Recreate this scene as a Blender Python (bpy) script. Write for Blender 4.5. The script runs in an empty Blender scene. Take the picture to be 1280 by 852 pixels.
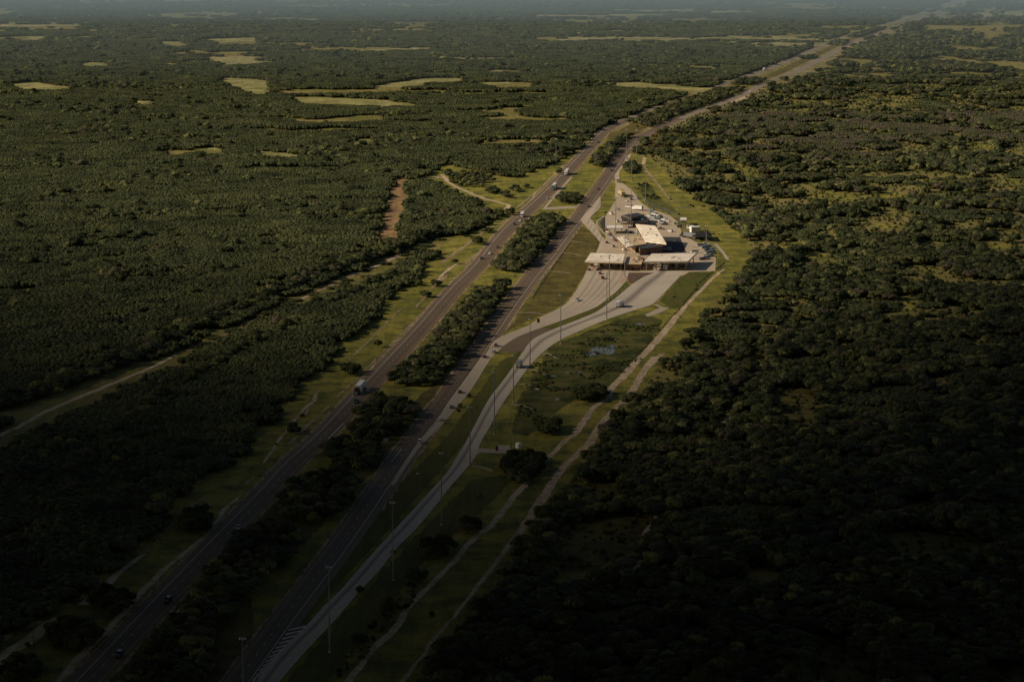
import bpy, math, random
import numpy as np
R = math.radians
random.seed(7)
rng = np.random.default_rng(11)
C = bpy.context.scene.collection
scene = bpy.context.scene

# ------------------------------------------------------------------ camera geometry
H, F, CX, CY = 255.0, 3400.0, 640.0, 426.0
PIT = math.atan(581.0 / F)
cp, sp = math.cos(PIT), math.sin(PIT)

def G(px, py, z=0.0):
    """map reading of the photograph -> ground plan (metres), camera above the origin looking +Y"""
    u, v = (px - CX) / F, (CY - py) / F
    dy, dz = cp + v * sp, -sp + v * cp
    t = (z - H) / dz
    return (u * t, dy * t, z)

def project(X, Y, Z):
    y, z = np.asarray(Y, float), np.asarray(Z, float) - H
    f = y * cp - z * sp
    up = y * sp + z * cp
    return CX + F * np.asarray(X) / f, CY - F * up / f

def pip(px, py, poly):
    px = np.asarray(px, float); py = np.asarray(py, float)
    ins = np.zeros(px.shape, bool)
    n = len(poly)
    for i in range(n):
        x1, y1 = poly[i]; x2, y2 = poly[(i + 1) % n]
        if y1 == y2: continue
        c = ((y1 > py) != (y2 > py)) & (px < (x2 - x1) * (py - y1) / (y2 - y1) + x1)
        ins ^= c
    return ins

# ------------------------------------------------------------------ materials
def newmat(name):
    m = bpy.data.materials.new(name); m.use_nodes = True
    nt = m.node_tree; nt.nodes.clear()
    out = nt.nodes.new('ShaderNodeOutputMaterial')
    b = nt.nodes.new('ShaderNodeBsdfPrincipled')
    b.inputs['Roughness'].default_value = 0.85
    b.inputs['Specular IOR Level'].default_value = 0.2
    nt.links.new(b.outputs[0], out.inputs[0])
    return m, nt, b, out

def N(nt, t, **kw):
    n = nt.nodes.new(t)
    for k, v in kw.items():
        if k in n.inputs: n.inputs[k].default_value = v
        else: setattr(n, k, v)
    return n

def col(c): return (c[0], c[1], c[2], 1)

def noise_of(nt, scale, detail=5, rough=.6, vec=None, geo=None, stretch=None):
    if geo is None:
        geo = nt.nodes.new('ShaderNodeNewGeometry')
    src = geo.outputs['Position']
    if stretch:
        mp = N(nt, 'ShaderNodeMapping'); mp.inputs['Scale'].default_value = stretch
        if len(stretch) == 3 and vec is not None: mp.inputs['Rotation'].default_value = vec
        nt.links.new(src, mp.inputs[0]); src = mp.outputs[0]
    n = N(nt, 'ShaderNodeTexNoise'); n.inputs['Scale'].default_value = scale
    n.inputs['Detail'].default_value = detail; n.inputs['Roughness'].default_value = rough
    nt.links.new(src, n.inputs['Vector'])
    return n.outputs['Fac']

def ramp(nt, fac, stops):
    r = N(nt, 'ShaderNodeValToRGB'); e = r.color_ramp.elements
    while len(e) < len(stops): e.new(.5)
    for i, (p, c) in enumerate(stops):
        e[i].position = p; e[i].color = col(c)
    nt.links.new(fac, r.inputs[0]); return r.outputs[0]

def mixc(nt, fac, a, b, mode='MIX'):
    m = N(nt, 'ShaderNodeMix', data_type='RGBA', blend_type=mode)
    if isinstance(fac, (int, float)): m.inputs[0].default_value = fac
    else: nt.links.new(fac, m.inputs[0])
    for k, s in ((6, a), (7, b)):
        if isinstance(s, tuple): m.inputs[k].default_value = col(s)
        else: nt.links.new(s, m.inputs[k])
    return m.outputs[2]

def math_(nt, op, a, b=None, c=None, clamp=False):
    m = N(nt, 'ShaderNodeMath', operation=op); m.use_clamp = clamp
    for i, s in enumerate((a, b, c)):
        if s is None: continue
        if isinstance(s, (int, float)): m.inputs[i].default_value = s
        else: nt.links.new(s, m.inputs[i])
    return m.outputs[0]

def simple(name, c, rough=.7, metal=0, var=.18, scale=.6, spec=.2, c2=None):
    m, nt, b, o = newmat(name)
    f = noise_of(nt, scale, 6, .65)
    c2 = c2 or tuple(x * (1 - var * 1.6) for x in c)
    nt.links.new(ramp(nt, f, [(.3, c2), (.68, tuple(min(1, x * (1 + var)) for x in c))]), b.inputs['Base Color'])
    b.inputs['Roughness'].default_value = rough; b.inputs['Metallic'].default_value = metal
    b.inputs['Specular IOR Level'].default_value = spec
    return m

def ground_mat(name, a, b_, c_, s1=.012, s2=.09, s3=.7, patchy=None):
    """three colours mixed at three scales; patchy = share of cover (else full)"""
    a, b_, c_ = [tuple(min(.8, v * 1.35) for v in q) for q in (a, b_, c_)]
    m, nt, b, o = newmat(name)
    n1 = noise_of(nt, s1, 4, .55); n2 = noise_of(nt, s2, 6, .7); n3 = noise_of(nt, s3, 4, .7)
    base = ramp(nt, n1, [(.36, a), (.62, b_)])
    base = mixc(nt, ramp(nt, n2, [(.44, (0, 0, 0)), (.60, (1, 1, 1))]), base, c_)
    n5 = noise_of(nt, .05, 7, .75, vec=(0, 0, .12), stretch=(4.5, .35, 1))
    base = mixc(nt, 1.0, base, ramp(nt, n5, [(.3, (.62, .66, .6)), (.52, (1, 1, 1)), (.72, (1.25, 1.18, 1.05))]), 'MULTIPLY')
    g = ramp(nt, n3, [(.25, (.55, .55, .55)), (.75, (1.0, 1.0, 1.0))])
    base = mixc(nt, 1.0, base, g, 'MULTIPLY')
    nt.links.new(base, b.inputs['Base Color'])
    b.inputs['Roughness'].default_value = .95; b.inputs['Specular IOR Level'].default_value = .05
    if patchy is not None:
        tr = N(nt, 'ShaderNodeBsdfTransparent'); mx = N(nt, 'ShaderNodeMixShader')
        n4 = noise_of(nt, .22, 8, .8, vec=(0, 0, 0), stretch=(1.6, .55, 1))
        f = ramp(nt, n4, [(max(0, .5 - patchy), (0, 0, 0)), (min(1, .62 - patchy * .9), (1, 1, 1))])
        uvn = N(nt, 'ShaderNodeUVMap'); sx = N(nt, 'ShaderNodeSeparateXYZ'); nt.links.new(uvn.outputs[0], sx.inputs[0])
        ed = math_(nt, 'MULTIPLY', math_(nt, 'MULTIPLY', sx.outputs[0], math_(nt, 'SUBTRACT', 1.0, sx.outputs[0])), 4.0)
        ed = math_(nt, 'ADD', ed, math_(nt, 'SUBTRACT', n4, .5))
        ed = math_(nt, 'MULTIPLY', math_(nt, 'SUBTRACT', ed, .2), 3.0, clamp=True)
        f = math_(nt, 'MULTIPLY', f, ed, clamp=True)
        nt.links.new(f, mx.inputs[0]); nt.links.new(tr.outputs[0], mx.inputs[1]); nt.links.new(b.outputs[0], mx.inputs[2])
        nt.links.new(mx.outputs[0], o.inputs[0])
    return m

def road_mat(name, c, dark, joints=0, bands=((.33, .09, .5), (.66, .09, .35)), reds=None):
    m, nt, b, o = newmat(name)
    n1 = noise_of(nt, .02, 4, .6); n2 = noise_of(nt, .5, 6, .75); n3 = noise_of(nt, 4, 3, .6)
    base = ramp(nt, n1, [(.3, tuple(x * .8 for x in c)), (.7, c)])
    base = mixc(nt, 1, base, ramp(nt, n2, [(.3, (.72, .72, .72)), (.7, (1, 1, 1))]), 'MULTIPLY')
    base = mixc(nt, 1, base, ramp(nt, n3, [(.2, (.75, .75, .75)), (.8, (1, 1, 1))]), 'MULTIPLY')
    uvn = N(nt, 'ShaderNodeUVMap'); sx = N(nt, 'ShaderNodeSeparateXYZ'); nt.links.new(uvn.outputs[0], sx.inputs[0])
    for (u0, w, s) in bands:
        d = math_(nt, 'ABSOLUTE', math_(nt, 'SUBTRACT', sx.outputs[0], u0))
        k = math_(nt, 'MULTIPLY', math_(nt, 'SUBTRACT', 1.0, math_(nt, 'DIVIDE', d, w)), s, clamp=True)
        k = math_(nt, 'MULTIPLY', k, math_(nt, 'ADD', n2, .45), clamp=True)
        base = mixc(nt, k, base, dark)
    if joints:
        fr = math_(nt, 'FRACT', math_(nt, 'DIVIDE', sx.outputs[1], float(joints)))
        k = math_(nt, 'MULTIPLY', math_(nt, 'LESS_THAN', fr, .05), .28)
        base = mixc(nt, k, base, dark)
    nt.links.new(base, b.inputs['Base Color'])
    b.inputs['Roughness'].default_value = .9
    return m

def leaf_mat(name, lo, hi, tint, amt=.35, big=.006):
    m, nt, b, o = newmat(name)
    oi = N(nt, 'ShaderNodeObjectInfo')
    n1 = noise_of(nt, .5, 3, .7); n2 = noise_of(nt, big, 3, .6)
    f = math_(nt, 'ADD', math_(nt, 'MULTIPLY', oi.outputs['Random'], .55), math_(nt, 'MULTIPLY', n1, .5))
    base = ramp(nt, f, [(.2, lo), (.85, hi)])
    n9 = noise_of(nt, .028, 5, .65)
    base = mixc(nt, 1.0, base, ramp(nt, n9, [(.34, (.66, .68, .66)), (.5, (.97, .97, .97)), (.68, (1.28, 1.2, 1.05))]), 'MULTIPLY')
    k = ramp(nt, n2, [(.48, (0, 0, 0)), (.66, (amt, amt, amt))])
    base = mixc(nt, k, base, tint)
    nt.links.new(base, b.inputs['Base Color'])
    b.inputs['Roughness'].default_value = .75; b.inputs['Specular IOR Level'].default_value = .15
    tl = N(nt, 'ShaderNodeBsdfTranslucent'); nt.links.new(base, tl.inputs[0])
    mx = N(nt, 'ShaderNodeMixShader'); mx.inputs[0].default_value = .22
    nt.links.new(b.outputs[0], mx.inputs[1]); nt.links.new(tl.outputs[0], mx.inputs[2]); nt.links.new(mx.outputs[0], o.inputs[0])
    return m

M = {}
M['ground'] = ground_mat('ground_brush', (.12, .12, .035), (.175, .16, .05), (.20, .17, .065), .003, .02, .3)
M['verge'] = ground_mat('verge_grass', (.165, .16, .034), (.25, .225, .05), (.09, .10, .03), .012, .06, .8)
M['verge_dry'] = ground_mat('dry_grass', (.105, .09, .03), (.14, .12, .036), (.07, .06, .024), .015, .07, .8)
M['mown'] = ground_mat('mown_grass', (.062, .076, .018), (.09, .10, .025), (.09, .082, .028), .01, .05, .6)
M['marsh'] = ground_mat('marsh_grass', (.032, .045, .014), (.065, .08, .022), (.11, .10, .035), .03, .07, .5)
M['field'] = ground_mat('pasture', (.24, .23, .095), (.32, .29, .13), (.15, .16, .06), .008, .03, .2)
M['pale_field'] = ground_mat('pale_pasture', (.24, .22, .105), (.32, .285, .145), (.16, .165, .075), .004, .02, .2)
M['track'] = ground_mat('packed_track', (.48, .40, .29), (.56, .47, .35), (.38, .31, .21), .03, .15, .9)
M['brown'] = ground_mat('bare_strip', (.26, .16, .085), (.30, .19, .10), (.17, .13, .07), .02, .1, .6)
M['dirt'] = ground_mat('track_dirt', (.30, .23, .16), (.42, .33, .24), (.20, .16, .10), .03, .2, .9, patchy=.13)
M['dirt_solid'] = ground_mat('caliche', (.42, .34, .24), (.50, .41, .30), (.30, .24, .16), .03, .2, .9, patchy=.25)
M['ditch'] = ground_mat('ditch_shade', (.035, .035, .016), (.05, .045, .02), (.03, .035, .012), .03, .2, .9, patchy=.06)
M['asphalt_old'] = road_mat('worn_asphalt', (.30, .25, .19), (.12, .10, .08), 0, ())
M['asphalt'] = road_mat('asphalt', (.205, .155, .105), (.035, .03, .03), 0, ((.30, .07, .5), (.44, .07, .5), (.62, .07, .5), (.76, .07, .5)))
M['asphalt_dark'] = road_mat('lot_asphalt_and_shadow', (.06, .058, .062), (.03, .03, .03), 0, ())  # dark lot paving, also the colour of the painted shadows in the yard
M['concrete'] = road_mat('concrete', (.62, .56, .47), (.10, .09, .085), 4.6, ((.36, .17, .85), (.14, .06, .15)))
M['concrete_plain'] = road_mat('concrete_apron', (.62, .54, .43), (.13, .11, .10), 6, ((.2, .05, .5), (.34, .05, .35), (.5, .05, .5), (.66, .06, .4), (.82, .05, .4)))
M['yard'] = road_mat('yard_concrete', (.60, .50, .37), (.16, .13, .11), 0, ())
M['flume'] = simple('flume_concrete', (.36, .31, .25), .9, var=.2)
M['kerb'] = simple('kerb_concrete', (.40, .35, .28), .9, var=.15)
M['paver'] = simple('brick_paver', (.11, .075, .055), .9, var=.3, scale=.3)
M['white_line'] = simple('white_road_paint', (.50, .47, .43), .7, var=.25, scale=.4)
M['yellow_line'] = simple('yellow_road_paint', (.34, .22, .08), .7, var=.25, scale=.4)
M['steel'] = simple('galvanised_steel', (.34, .34, .35), .5, .3, var=.1)
M['mast'] = simple('mast_steel', (.20, .20, .20), .6, .3, var=.1)
M['dark_steel'] = simple('dark_steel', (.05, .05, .05), .5, .3, var=.1)
M['lamp_glass'] = simple('lamp_glass', (.7, .72, .72), .2, var=.05)
M['wood'] = simple('weathered_wood', (.10, .075, .055), .9, var=.3, scale=2)
M['bark'] = simple('tree_bark', (.09, .07, .05), .95, var=.3, scale=2)
M['tan_wall'] = simple('tan_stucco', (.36, .27, .19), .9, var=.12)
M['brick_wall'] = simple('brown_brick', (.17, .10, .07), .9, var=.2)
M['tan_roof'] = simple('tan_roof_membrane', (.52, .41, .27), .85, var=.2, scale=.12)
M['orange_roof'] = simple('ochre_roof', (.48, .33, .17), .8, var=.15, scale=.2)
M['dark_roof'] = simple('dark_metal_roof', (.045, .045, .05), .5, .3, var=.2, scale=.2)
M['bright'] = simple('white_metal', (.75, .73, .69), .5, var=.08)
M['glass'] = simple('dark_window_glass', (.02, .028, .035), .08, var=.1, spec=.8)
M['tyre'] = simple('tyre_rubber', (.02, .02, .02), .9, var=.1)
M['rim'] = simple('wheel_rim', (.35, .35, .36), .35, .6, var=.1)
M['red_lamp'] = simple('tail_lamp', (.35, .02, .015), .3, var=.1)
M['orange'] = simple('orange_plastic', (.6, .16, .03), .6, var=.1)
M['tarp'] = simple('black_shade_cloth', (.018, .02, .022), .95, var=.2)
M['awning'] = simple('cream_awning', (.62, .56, .47), .8, var=.08)
M['sign_green'] = simple('green_sign_sheet', (.02, .14, .06), .5, var=.1)

# white membrane roof with dirt veins
m, nt, b, o = newmat('stained_white_roof')
n1 = noise_of(nt, .09, 6, .7); n2 = noise_of(nt, .25, 8, .75)
vo = N(nt, 'ShaderNodeTexVoronoi', feature='DISTANCE_TO_EDGE'); vo.inputs['Scale'].default_value = .13
ge = N(nt, 'ShaderNodeNewGeometry'); nt.links.new(ge.outputs['Position'], vo.inputs['Vector'])
base = ramp(nt, n1, [(.35, (.72, .66, .55)), (.6, (.88, .83, .73))])
base = mixc(nt, ramp(nt, n2, [(.5, (0, 0, 0)), (.62, (.5, .5, .5))]), base, (.52, .43, .31))
base = mixc(nt, ramp(nt, vo.outputs['Distance'], [(.0, (.45, .45, .45)), (.06, (0, 0, 0))]), base, (.34, .27, .18))
nt.links.new(base, b.inputs['Base Color']); b.inputs['Roughness'].default_value = .6
M['canopy_roof'] = m

m, nt, b, o = newmat('pond_water')
nt.links.new(ramp(nt, noise_of(nt, .25, 6, .7), [(.42, (.20, .23, .20)), (.55, (.08, .10, .09))]), b.inputs['Base Color'])
b.inputs['Roughness'].default_value = .35; b.inputs['Specular IOR Level'].default_value = .5
tr = N(nt, 'ShaderNodeBsdfTransparent'); mx = N(nt, 'ShaderNodeMixShader')
nt.links.new(ramp(nt, noise_of(nt, .45, 7, .8, vec=(0, 0, 0), stretch=(1.8, .35, 1)), [(.42, (0, 0, 0)), (.5, (1, 1, 1))]), mx.inputs[0]); nt.links.new(tr.outputs[0], mx.inputs[1]); nt.links.new(b.outputs[0], mx.inputs[2]); nt.links.new(mx.outputs[0], o.inputs[0])
bp = N(nt, 'ShaderNodeBump', Strength=.25, Distance=.1); nt.links.new(noise_of(nt, 1.5, 3), bp.inputs['Height']); nt.links.new(bp.outputs[0], b.inputs['Normal'])
M['water'] = m

M['leaf_left'] = leaf_mat('brush_leaf', (.046, .061, .025), (.082, .099, .041), (.14, .148, .052), .4, .016)
M['leaf_right'] = leaf_mat('oak_leaf', (.032, .046, .020), (.088, .104, .044), (.14, .15, .058), .4, .014)
M['leaf_dark'] = leaf_mat('dark_oak_leaf', (.022, .032, .013), (.062, .074, .028), (.11, .11, .04), .3, .014)
M['leaf_brown'] = leaf_mat('bare_brush_twigs', (.068, .062, .042), (.118, .106, .074), (.07, .08, .04), .4)
M['leaf_light'] = leaf_mat('light_leaf', (.12, .145, .055), (.20, .21, .085), (.21, .21, .09), .4)
M['hull'] = simple('crown_shade', (.016, .021, .009), 1.0, var=.2, spec=0)
M['hull_brown'] = simple('twig_shade', (.035, .030, .022), 1.0, var=.2, spec=0)

def paint(name, c, rough=.35):
    return simple(name, c, rough, 0, var=.05, spec=.5)
PAINT = {'white': paint('white_paint', (.72, .72, .70)), 'silver': paint('silver_paint', (.38, .40, .42)),
         'black': paint('black_paint', (.02, .02, .022)), 'blue': paint('dark_blue_paint', (.03, .045, .09)),
         'red': paint('red_paint', (.20, .025, .02)), 'grey': paint('grey_paint', (.16, .17, .18)),
         'ltblue': paint('light_blue_paint', (.33, .42, .48)), 'green': paint('green_paint', (.12, .2, .17)),
         'yellow': paint('yellow_paint', (.62, .48, .18)), 'maroon': paint('maroon_paint', (.11, .03, .025))}

# ------------------------------------------------------------------ mesh helpers
class MB:
    def __init__(s): s.v = []; s.f = []; s.uv = None
    def box(s, x0, x1, y0, y1, z0, z1, tx=0, ty=0):
        n = len(s.v)
        s.v += [(x0, y0, z0), (x1, y0, z0), (x1, y1, z0), (x0, y1, z0),
                (x0 + tx, y0 + ty, z1), (x1 - tx, y0 + ty, z1), (x1 - tx, y1 - ty, z1), (x0 + tx, y1 - ty, z1)]
        s.f += [tuple(n + i for i in q) for q in ((3, 2, 1, 0), (4, 5, 6, 7), (0, 1, 5, 4), (1, 2, 6, 5), (2, 3, 7, 6), (3, 0, 4, 7))]
        return s
    def tube(s, p0, p1, r0, r1=None, n=8, cap=True):
        r1 = r0 if r1 is None else r1
        a = np.array(p0, float); b_ = np.array(p1, float); d = b_ - a; d /= (np.linalg.norm(d) + 1e-9)
        u = np.cross(d, (0, 0, 1) if abs(d[2]) < .9 else (1, 0, 0)); u /= np.linalg.norm(u); w = np.cross(d, u)
        k = len(s.v)
        for c, r in ((a, r0), (b_, r1)):
            for i in range(n):
                t = 2 * math.pi * i / n
                s.v.append(tuple(c + r * (math.cos(t) * u + math.sin(t) * w)))
        for i in range(n):
            j = (i + 1) % n
            s.f.append((k + i, k + j, k + n + j, k + n + i))
        if cap:
            s.f.append(tuple(k + i for i in range(n))[::-1]); s.f.append(tuple(k + n + i for i in range(n)))
        return s
    def prism(s, pts, z0, z1):
        """pts: (x,y) or (x,y,ztop) ring"""
        n = len(pts); k = len(s.v)
        for p in pts: s.v.append((p[0], p[1], (p[2] - (z1 - z0)) if len(p) > 2 else z0))
        for p in pts: s.v.append((p[0], p[1], p[2] if len(p) > 2 else z1))
        s.f.append(tuple(k + i for i in range(n))[::-1]); s.f.append(tuple(k + n + i for i in range(n)))
        for i in range(n):
            j = (i + 1) % n
            s.f.append((k + i, k + j, k + n + j, k + n + i))
        return s
    def loft(s, rings):
        """rings: list of equal-length vertex rings"""
        k = len(s.v); n = len(rings[0])
        for r in rings: s.v += [tuple(p) for p in r]
        for a in range(len(rings) - 1):
            for i in range(n):
                j = (i + 1) % n
                s.f.append((k + a * n + i, k + a * n + j, k + (a + 1) * n + j, k + (a + 1) * n + i))
        s.f.append(tuple(k + i for i in range(n))[::-1]); s.f.append(tuple(k + (len(rings) - 1) * n + i for i in range(n)))
        return s
    def build(s, name, mat, parent=None, loc=(0, 0, 0), smooth=False):
        me = bpy.data.meshes.new(name); me.from_pydata(s.v, [], s.f)
        if s.uv is not None:
            ul = me.uv_layers.new(name='UVMap')
            idx = np.zeros(len(me.loops), np.int32); me.loops.foreach_get('vertex_index', idx)
            ul.data.foreach_set('uv', np.asarray(s.uv, np.float32)[idx].ravel())
        me.materials.append(mat); me.update()
        if smooth:
            me.polygons.foreach_set('use_smooth', [True] * len(me.polygons))
        o = bpy.data.objects.new(name, me); C.objects.link(o); o.location = loc
        if parent is not None: o.parent = parent
        return o

def empty(name, loc=(0, 0, 0), rz=0.0):
    o = bpy.data.objects.new(name, None); C.objects.link(o); o.location = loc; o.rotation_euler = (0, 0, rz)
    o.empty_display_size = .5
    return o
def tag(o, label=None, cat=None, group=None, kind=None):
    if label: o['label'] = label
    if cat: o['category'] = cat
    if group: o['group'] = group
    if kind: o['kind'] = kind
    return o
def copy_tree(o, parent=None):
    c = o.copy(); C.objects.link(c); c.parent = parent
    for ch in list(o.children): copy_tree(ch, c)
    return c
def set_parents_note(): pass

# ------------------------------------------------------------------ flat ground shapes
def catmull(P, step=8.0):
    P = [np.array(p[:2], float) for p in P]
    Q = [2 * P[0] - P[1]] + P + [2 * P[-1] - P[-2]]
    out = []
    for i in range(1, len(Q) - 2):
        p0, p1, p2, p3 = Q[i - 1:i + 3]
        n = max(2, int(np.linalg.norm(p2 - p1) / step))
        for k in range(n):
            t = k / n
            out.append(.5 * ((2 * p1) + (-p0 + p2) * t + (2 * p0 - 5 * p1 + 4 * p2 - p3) * t * t + (-p0 + 3 * p1 - 3 * p2 + p3) * t ** 3))
    out.append(P[-1])
    return np.array(out)

def frames(c):
    t = np.gradient(c, axis=0); t /= np.linalg.norm(t, axis=1)[:, None]
    nrm = np.stack([t[:, 1], -t[:, 0]], 1)          # to the right of travel
    s = np.concatenate([[0], np.cumsum(np.linalg.norm(np.diff(c, axis=0), axis=1))])
    return t, nrm, s

def strip(name, c, a, b_, z, mat, jit=0.0, kind='structure', cols=3):
    """c centreline, from offset a to b (arrays or floats, metres, right positive)"""
    t, nrm, s = frames(c); n = len(c)
    a = np.broadcast_to(np.asarray(a, float), (n,)).copy(); b_ = np.broadcast_to(np.asarray(b_, float), (n,)).copy()
    if jit:
        a += rng.normal(0, jit, n); b_ += rng.normal(0, jit, n)
    mb = MB(); mb.uv = []
    for k in range(cols + 1):
        u = k / cols
        w = a * (1 - u) + b_ * u
        p = c + nrm * w[:, None]
        for i in range(n):
            mb.v.append((p[i, 0], p[i, 1], z)); mb.uv.append((u, s[i]))
    for k in range(cols):
        for i in range(n - 1):
            q = k * n + i
            mb.f.append((q, q + n, q + n + 1, q + 1))
    o = mb.build(name, mat)
    tag(o, kind=kind)
    return o

def track(name, pxs, w, z, mat, jit=.5, step=6.0):
    """pxs map points, w width m (float or list)"""
    P = [G(*p) for p in pxs]
    c = catmull(P, step); n = len(c)
    if isinstance(w, (list, tuple)):
        w = np.interp(np.linspace(0, 1, n), np.linspace(0, 1, len(w)), w)
    c = c + np.stack([np.convolve(rng.normal(0, jit, n), np.ones(3) / 3, 'same')] * 1 + [np.zeros(n)], 1)
    return strip(name, c, -np.asarray(w) / 2, np.asarray(w) / 2, z, mat, jit)

def sheet(name, poly, z, mat, rag=0.0, world=False, dirn=None):
    """polygon on the ground; ragged outline in metres; UV from a direction"""
    P = [np.array(p[:2] if world else G(*p)[:2], float) for p in poly]
    Q = []
    for i in range(len(P)):
        a, b_ = P[i], P[(i + 1) % len(P)]
        L = np.linalg.norm(b_ - a); n = max(1, int(L / max(6, rag * 4.5))) if rag else 1
        for k in range(n):
            p = a + (b_ - a) * k / n
            Q.append(p + (np.clip(rng.normal(0, rag, 2), -1.6 * rag, 1.6 * rag) * np.array([.5, 1.0]) if rag else 0))
    Q = np.array(Q)
    mb = MB(); mb.v = [(q[0], q[1], z) for q in Q]
    area = np.sum(Q[:, 0] * np.roll(Q[:, 1], -1) - Q[:, 1] * np.roll(Q[:, 0], -1))
    f = tuple(range(len(Q)))
    mb.f = [f if area > 0 else f[::-1]]
    if dirn is not None:
        d = np.array(dirn, float); d /= np.linalg.norm(d); nn = np.array([d[1], -d[0]])
        a = Q @ nn; l = Q @ d
        mb.uv = [((x - a.min()) / (a.max() - a.min()), y) for x, y in zip(a, l)]
    else:
        mb.uv = [(.5, 0)] * len(Q)
    o = mb.build(name, mat)
    import bmesh
    bm = bmesh.new(); bm.from_mesh(o.data); bmesh.ops.triangulate(bm, faces=bm.faces[:], ngon_method='EAR_CLIP'); bm.to_mesh(o.data); bm.free()
    tag(o, kind='structure')
    return o

# ------------------------------------------------------------------ layout tables (map readings)
Lt = [(852, 86, 134), (747, 189, 228), (672, 262, 298), (616, 317, 351), (580, 350, 383), (537, 396, 429), (457, 470, 501), (409, 517, 543),
      (380, 542, 567), (357, 563, 587), (330, 590, 614), (294, 620, 640), (271, 643, 663), (247, 670, 689), (224, 694, 711), (200, 716, 733), (177, 738, 753), (163, 752, 766)]
Rt = [(852, 275, 318), (789, 321, 364), (702, 389, 428), (650, 428, 464), (606, 461, 492), (566, 489, 519), (512, 531, 561), (486, 552, 578),
      (460, 571, 596), (433, 590, 614), (406, 608, 632), (380, 626, 650), (356, 644, 667), (337, 659, 682), (319, 675, 697), (300, 690, 710),
      (271, 713, 732), (247, 730, 748), (224, 746, 765), (200, 763, 781), (184, 776, 792), (174, 788, 802)]
def centre(T): return [((l + r) / 2, y) for (y, l, r) in T]
def ext(pts, far):      # run on behind the camera's foot of frame, and on to the distance
    a = np.array(G(*pts[0])[:2]); b_ = np.array(G(*pts[2])[:2]); d = (a - b_) / np.linalg.norm(a - b_)
    P = [tuple(a + d * 250)] + [G(*p)[:2] for p in pts] + [G(*p)[:2] for p in far]
    return catmull(P, 8.0)
far_L = [(780, 152), (815, 138), (865, 121), (905, 106), (950, 90), (1000, 70), (1050, 48), (1110, 30), (1165, 12), (1195, 0), (1240, -20)]
far_R = [(812, 165), (850, 148), (885, 135), (922, 121), (955, 105), (990, 92), (1030, 72), (1075, 50), (1130, 30), (1180, 12), (1207, 0), (1250, -20)]
cL = ext(centre(Lt), far_L); cR = ext(centre(Rt), far_R)

r1L = [(489, 606), (511, 570), (525, 550), (545, 528), (558, 506), (572, 487), (586, 468), (600, 449), (609, 440), (618, 426), (640, 415), (661, 407), (677, 396), (703, 383), (717, 368), (730, 346), (735, 335), (738, 328)]
r1R = [(493, 606), (516, 571), (530, 553), (555, 528), (574, 506), (589, 487), (601, 468), (613, 449), (622, 440), (630, 432), (645, 422), (667, 413), (690, 405), (715, 395.8), (745, 384), (756, 376), (771, 364), (783, 351), (788, 344), (790, 328)]
r2L = [(305, 870), (320, 852), (347, 816), (385, 780), (402, 760), (424, 739), (447, 713), (470, 687), (495, 660), (523, 630), (544, 607), (560, 589), (571, 571), (582, 553), (592, 534), (602, 515), (613, 496), (627, 478), (641, 459), (653, 441), (664, 426), (677, 418), (689, 412.5), (703, 407), (719, 401), (745, 390), (760, 379.5), (772, 370.5), (788, 357), (799, 349.5), (812, 341), (818, 330)]
r2R = [(335, 870), (349, 852), (377, 819), (412, 782), (430, 762), (449, 739), (475, 712), (494, 687), (521, 660), (546, 630), (564, 607), (580, 589), (594, 571), (601, 553), (612, 534), (622, 515), (634, 496), (647, 478), (661, 459), (678, 441), (697, 427), (715, 418), (731, 411), (757, 400), (786, 390), (812, 382), (821, 376), (838, 358), (854, 341), (862, 330)]

# regions of forest clearance
ROW = [(-60, 835), (0, 792), (60, 765), (130, 715), (190, 665), (235, 605), (300, 572), (332, 535), (366, 492), (412, 445), (452, 408), (492, 365), (531, 338), (553, 306), (578, 293),
       (602, 284), (622, 268), (640, 254), (628, 243), (645, 222), (690, 206), (715, 190), (735, 174), (752, 160), (790, 150), (815, 158), (800, 172), (806, 190), (824, 207), (848, 232), (872, 250), (903, 270),
       (932, 295), (946, 320), (918, 352), (888, 382), (872, 410), (845, 440), (822, 460), (792, 500), (762, 532), (748, 560), (715, 600), (676, 648), (648, 690), (610, 745), (560, 800), (525, 852), (490, 900), (-60, 900)]
ACCESS = [(528, 224), (540, 214), (556, 205), (560, 198), (568, 204), (566, 222), (585, 236), (610, 247), (645, 262), (630, 270), (600, 252), (570, 240), (550, 228)]
GAPA = [(-30, 560), (-30, 572), (20, 551), (70, 525), (130, 497), (200, 464), (230, 447), (300, 413), (372, 380), (420, 366), (470, 342), (520, 315), (556, 300), (552, 296), (515, 307), (470, 328), (430, 348), (372, 370), (300, 405), (222, 440), (150, 468), (100, 488), (60, 506), (0, 538)]
GAPB = [(0, 520), (80, 485), (165, 447), (240, 412), (300, 386), (350, 362), (390, 343), (430, 328), (470, 314), (495, 303), (494, 298), (470, 306), (430, 320), (390, 334), (340, 354), (300, 375), (240, 400), (165, 434), (80, 470), (0, 500)]
STRIP = [(494, 222), (508, 221), (505, 264), (497, 303), (466, 304), (484, 260)]
GN = [(570, 205), (600, 214), (650, 220), (715, 192), (690, 250), (640, 262), (610, 250), (590, 238)]
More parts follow.
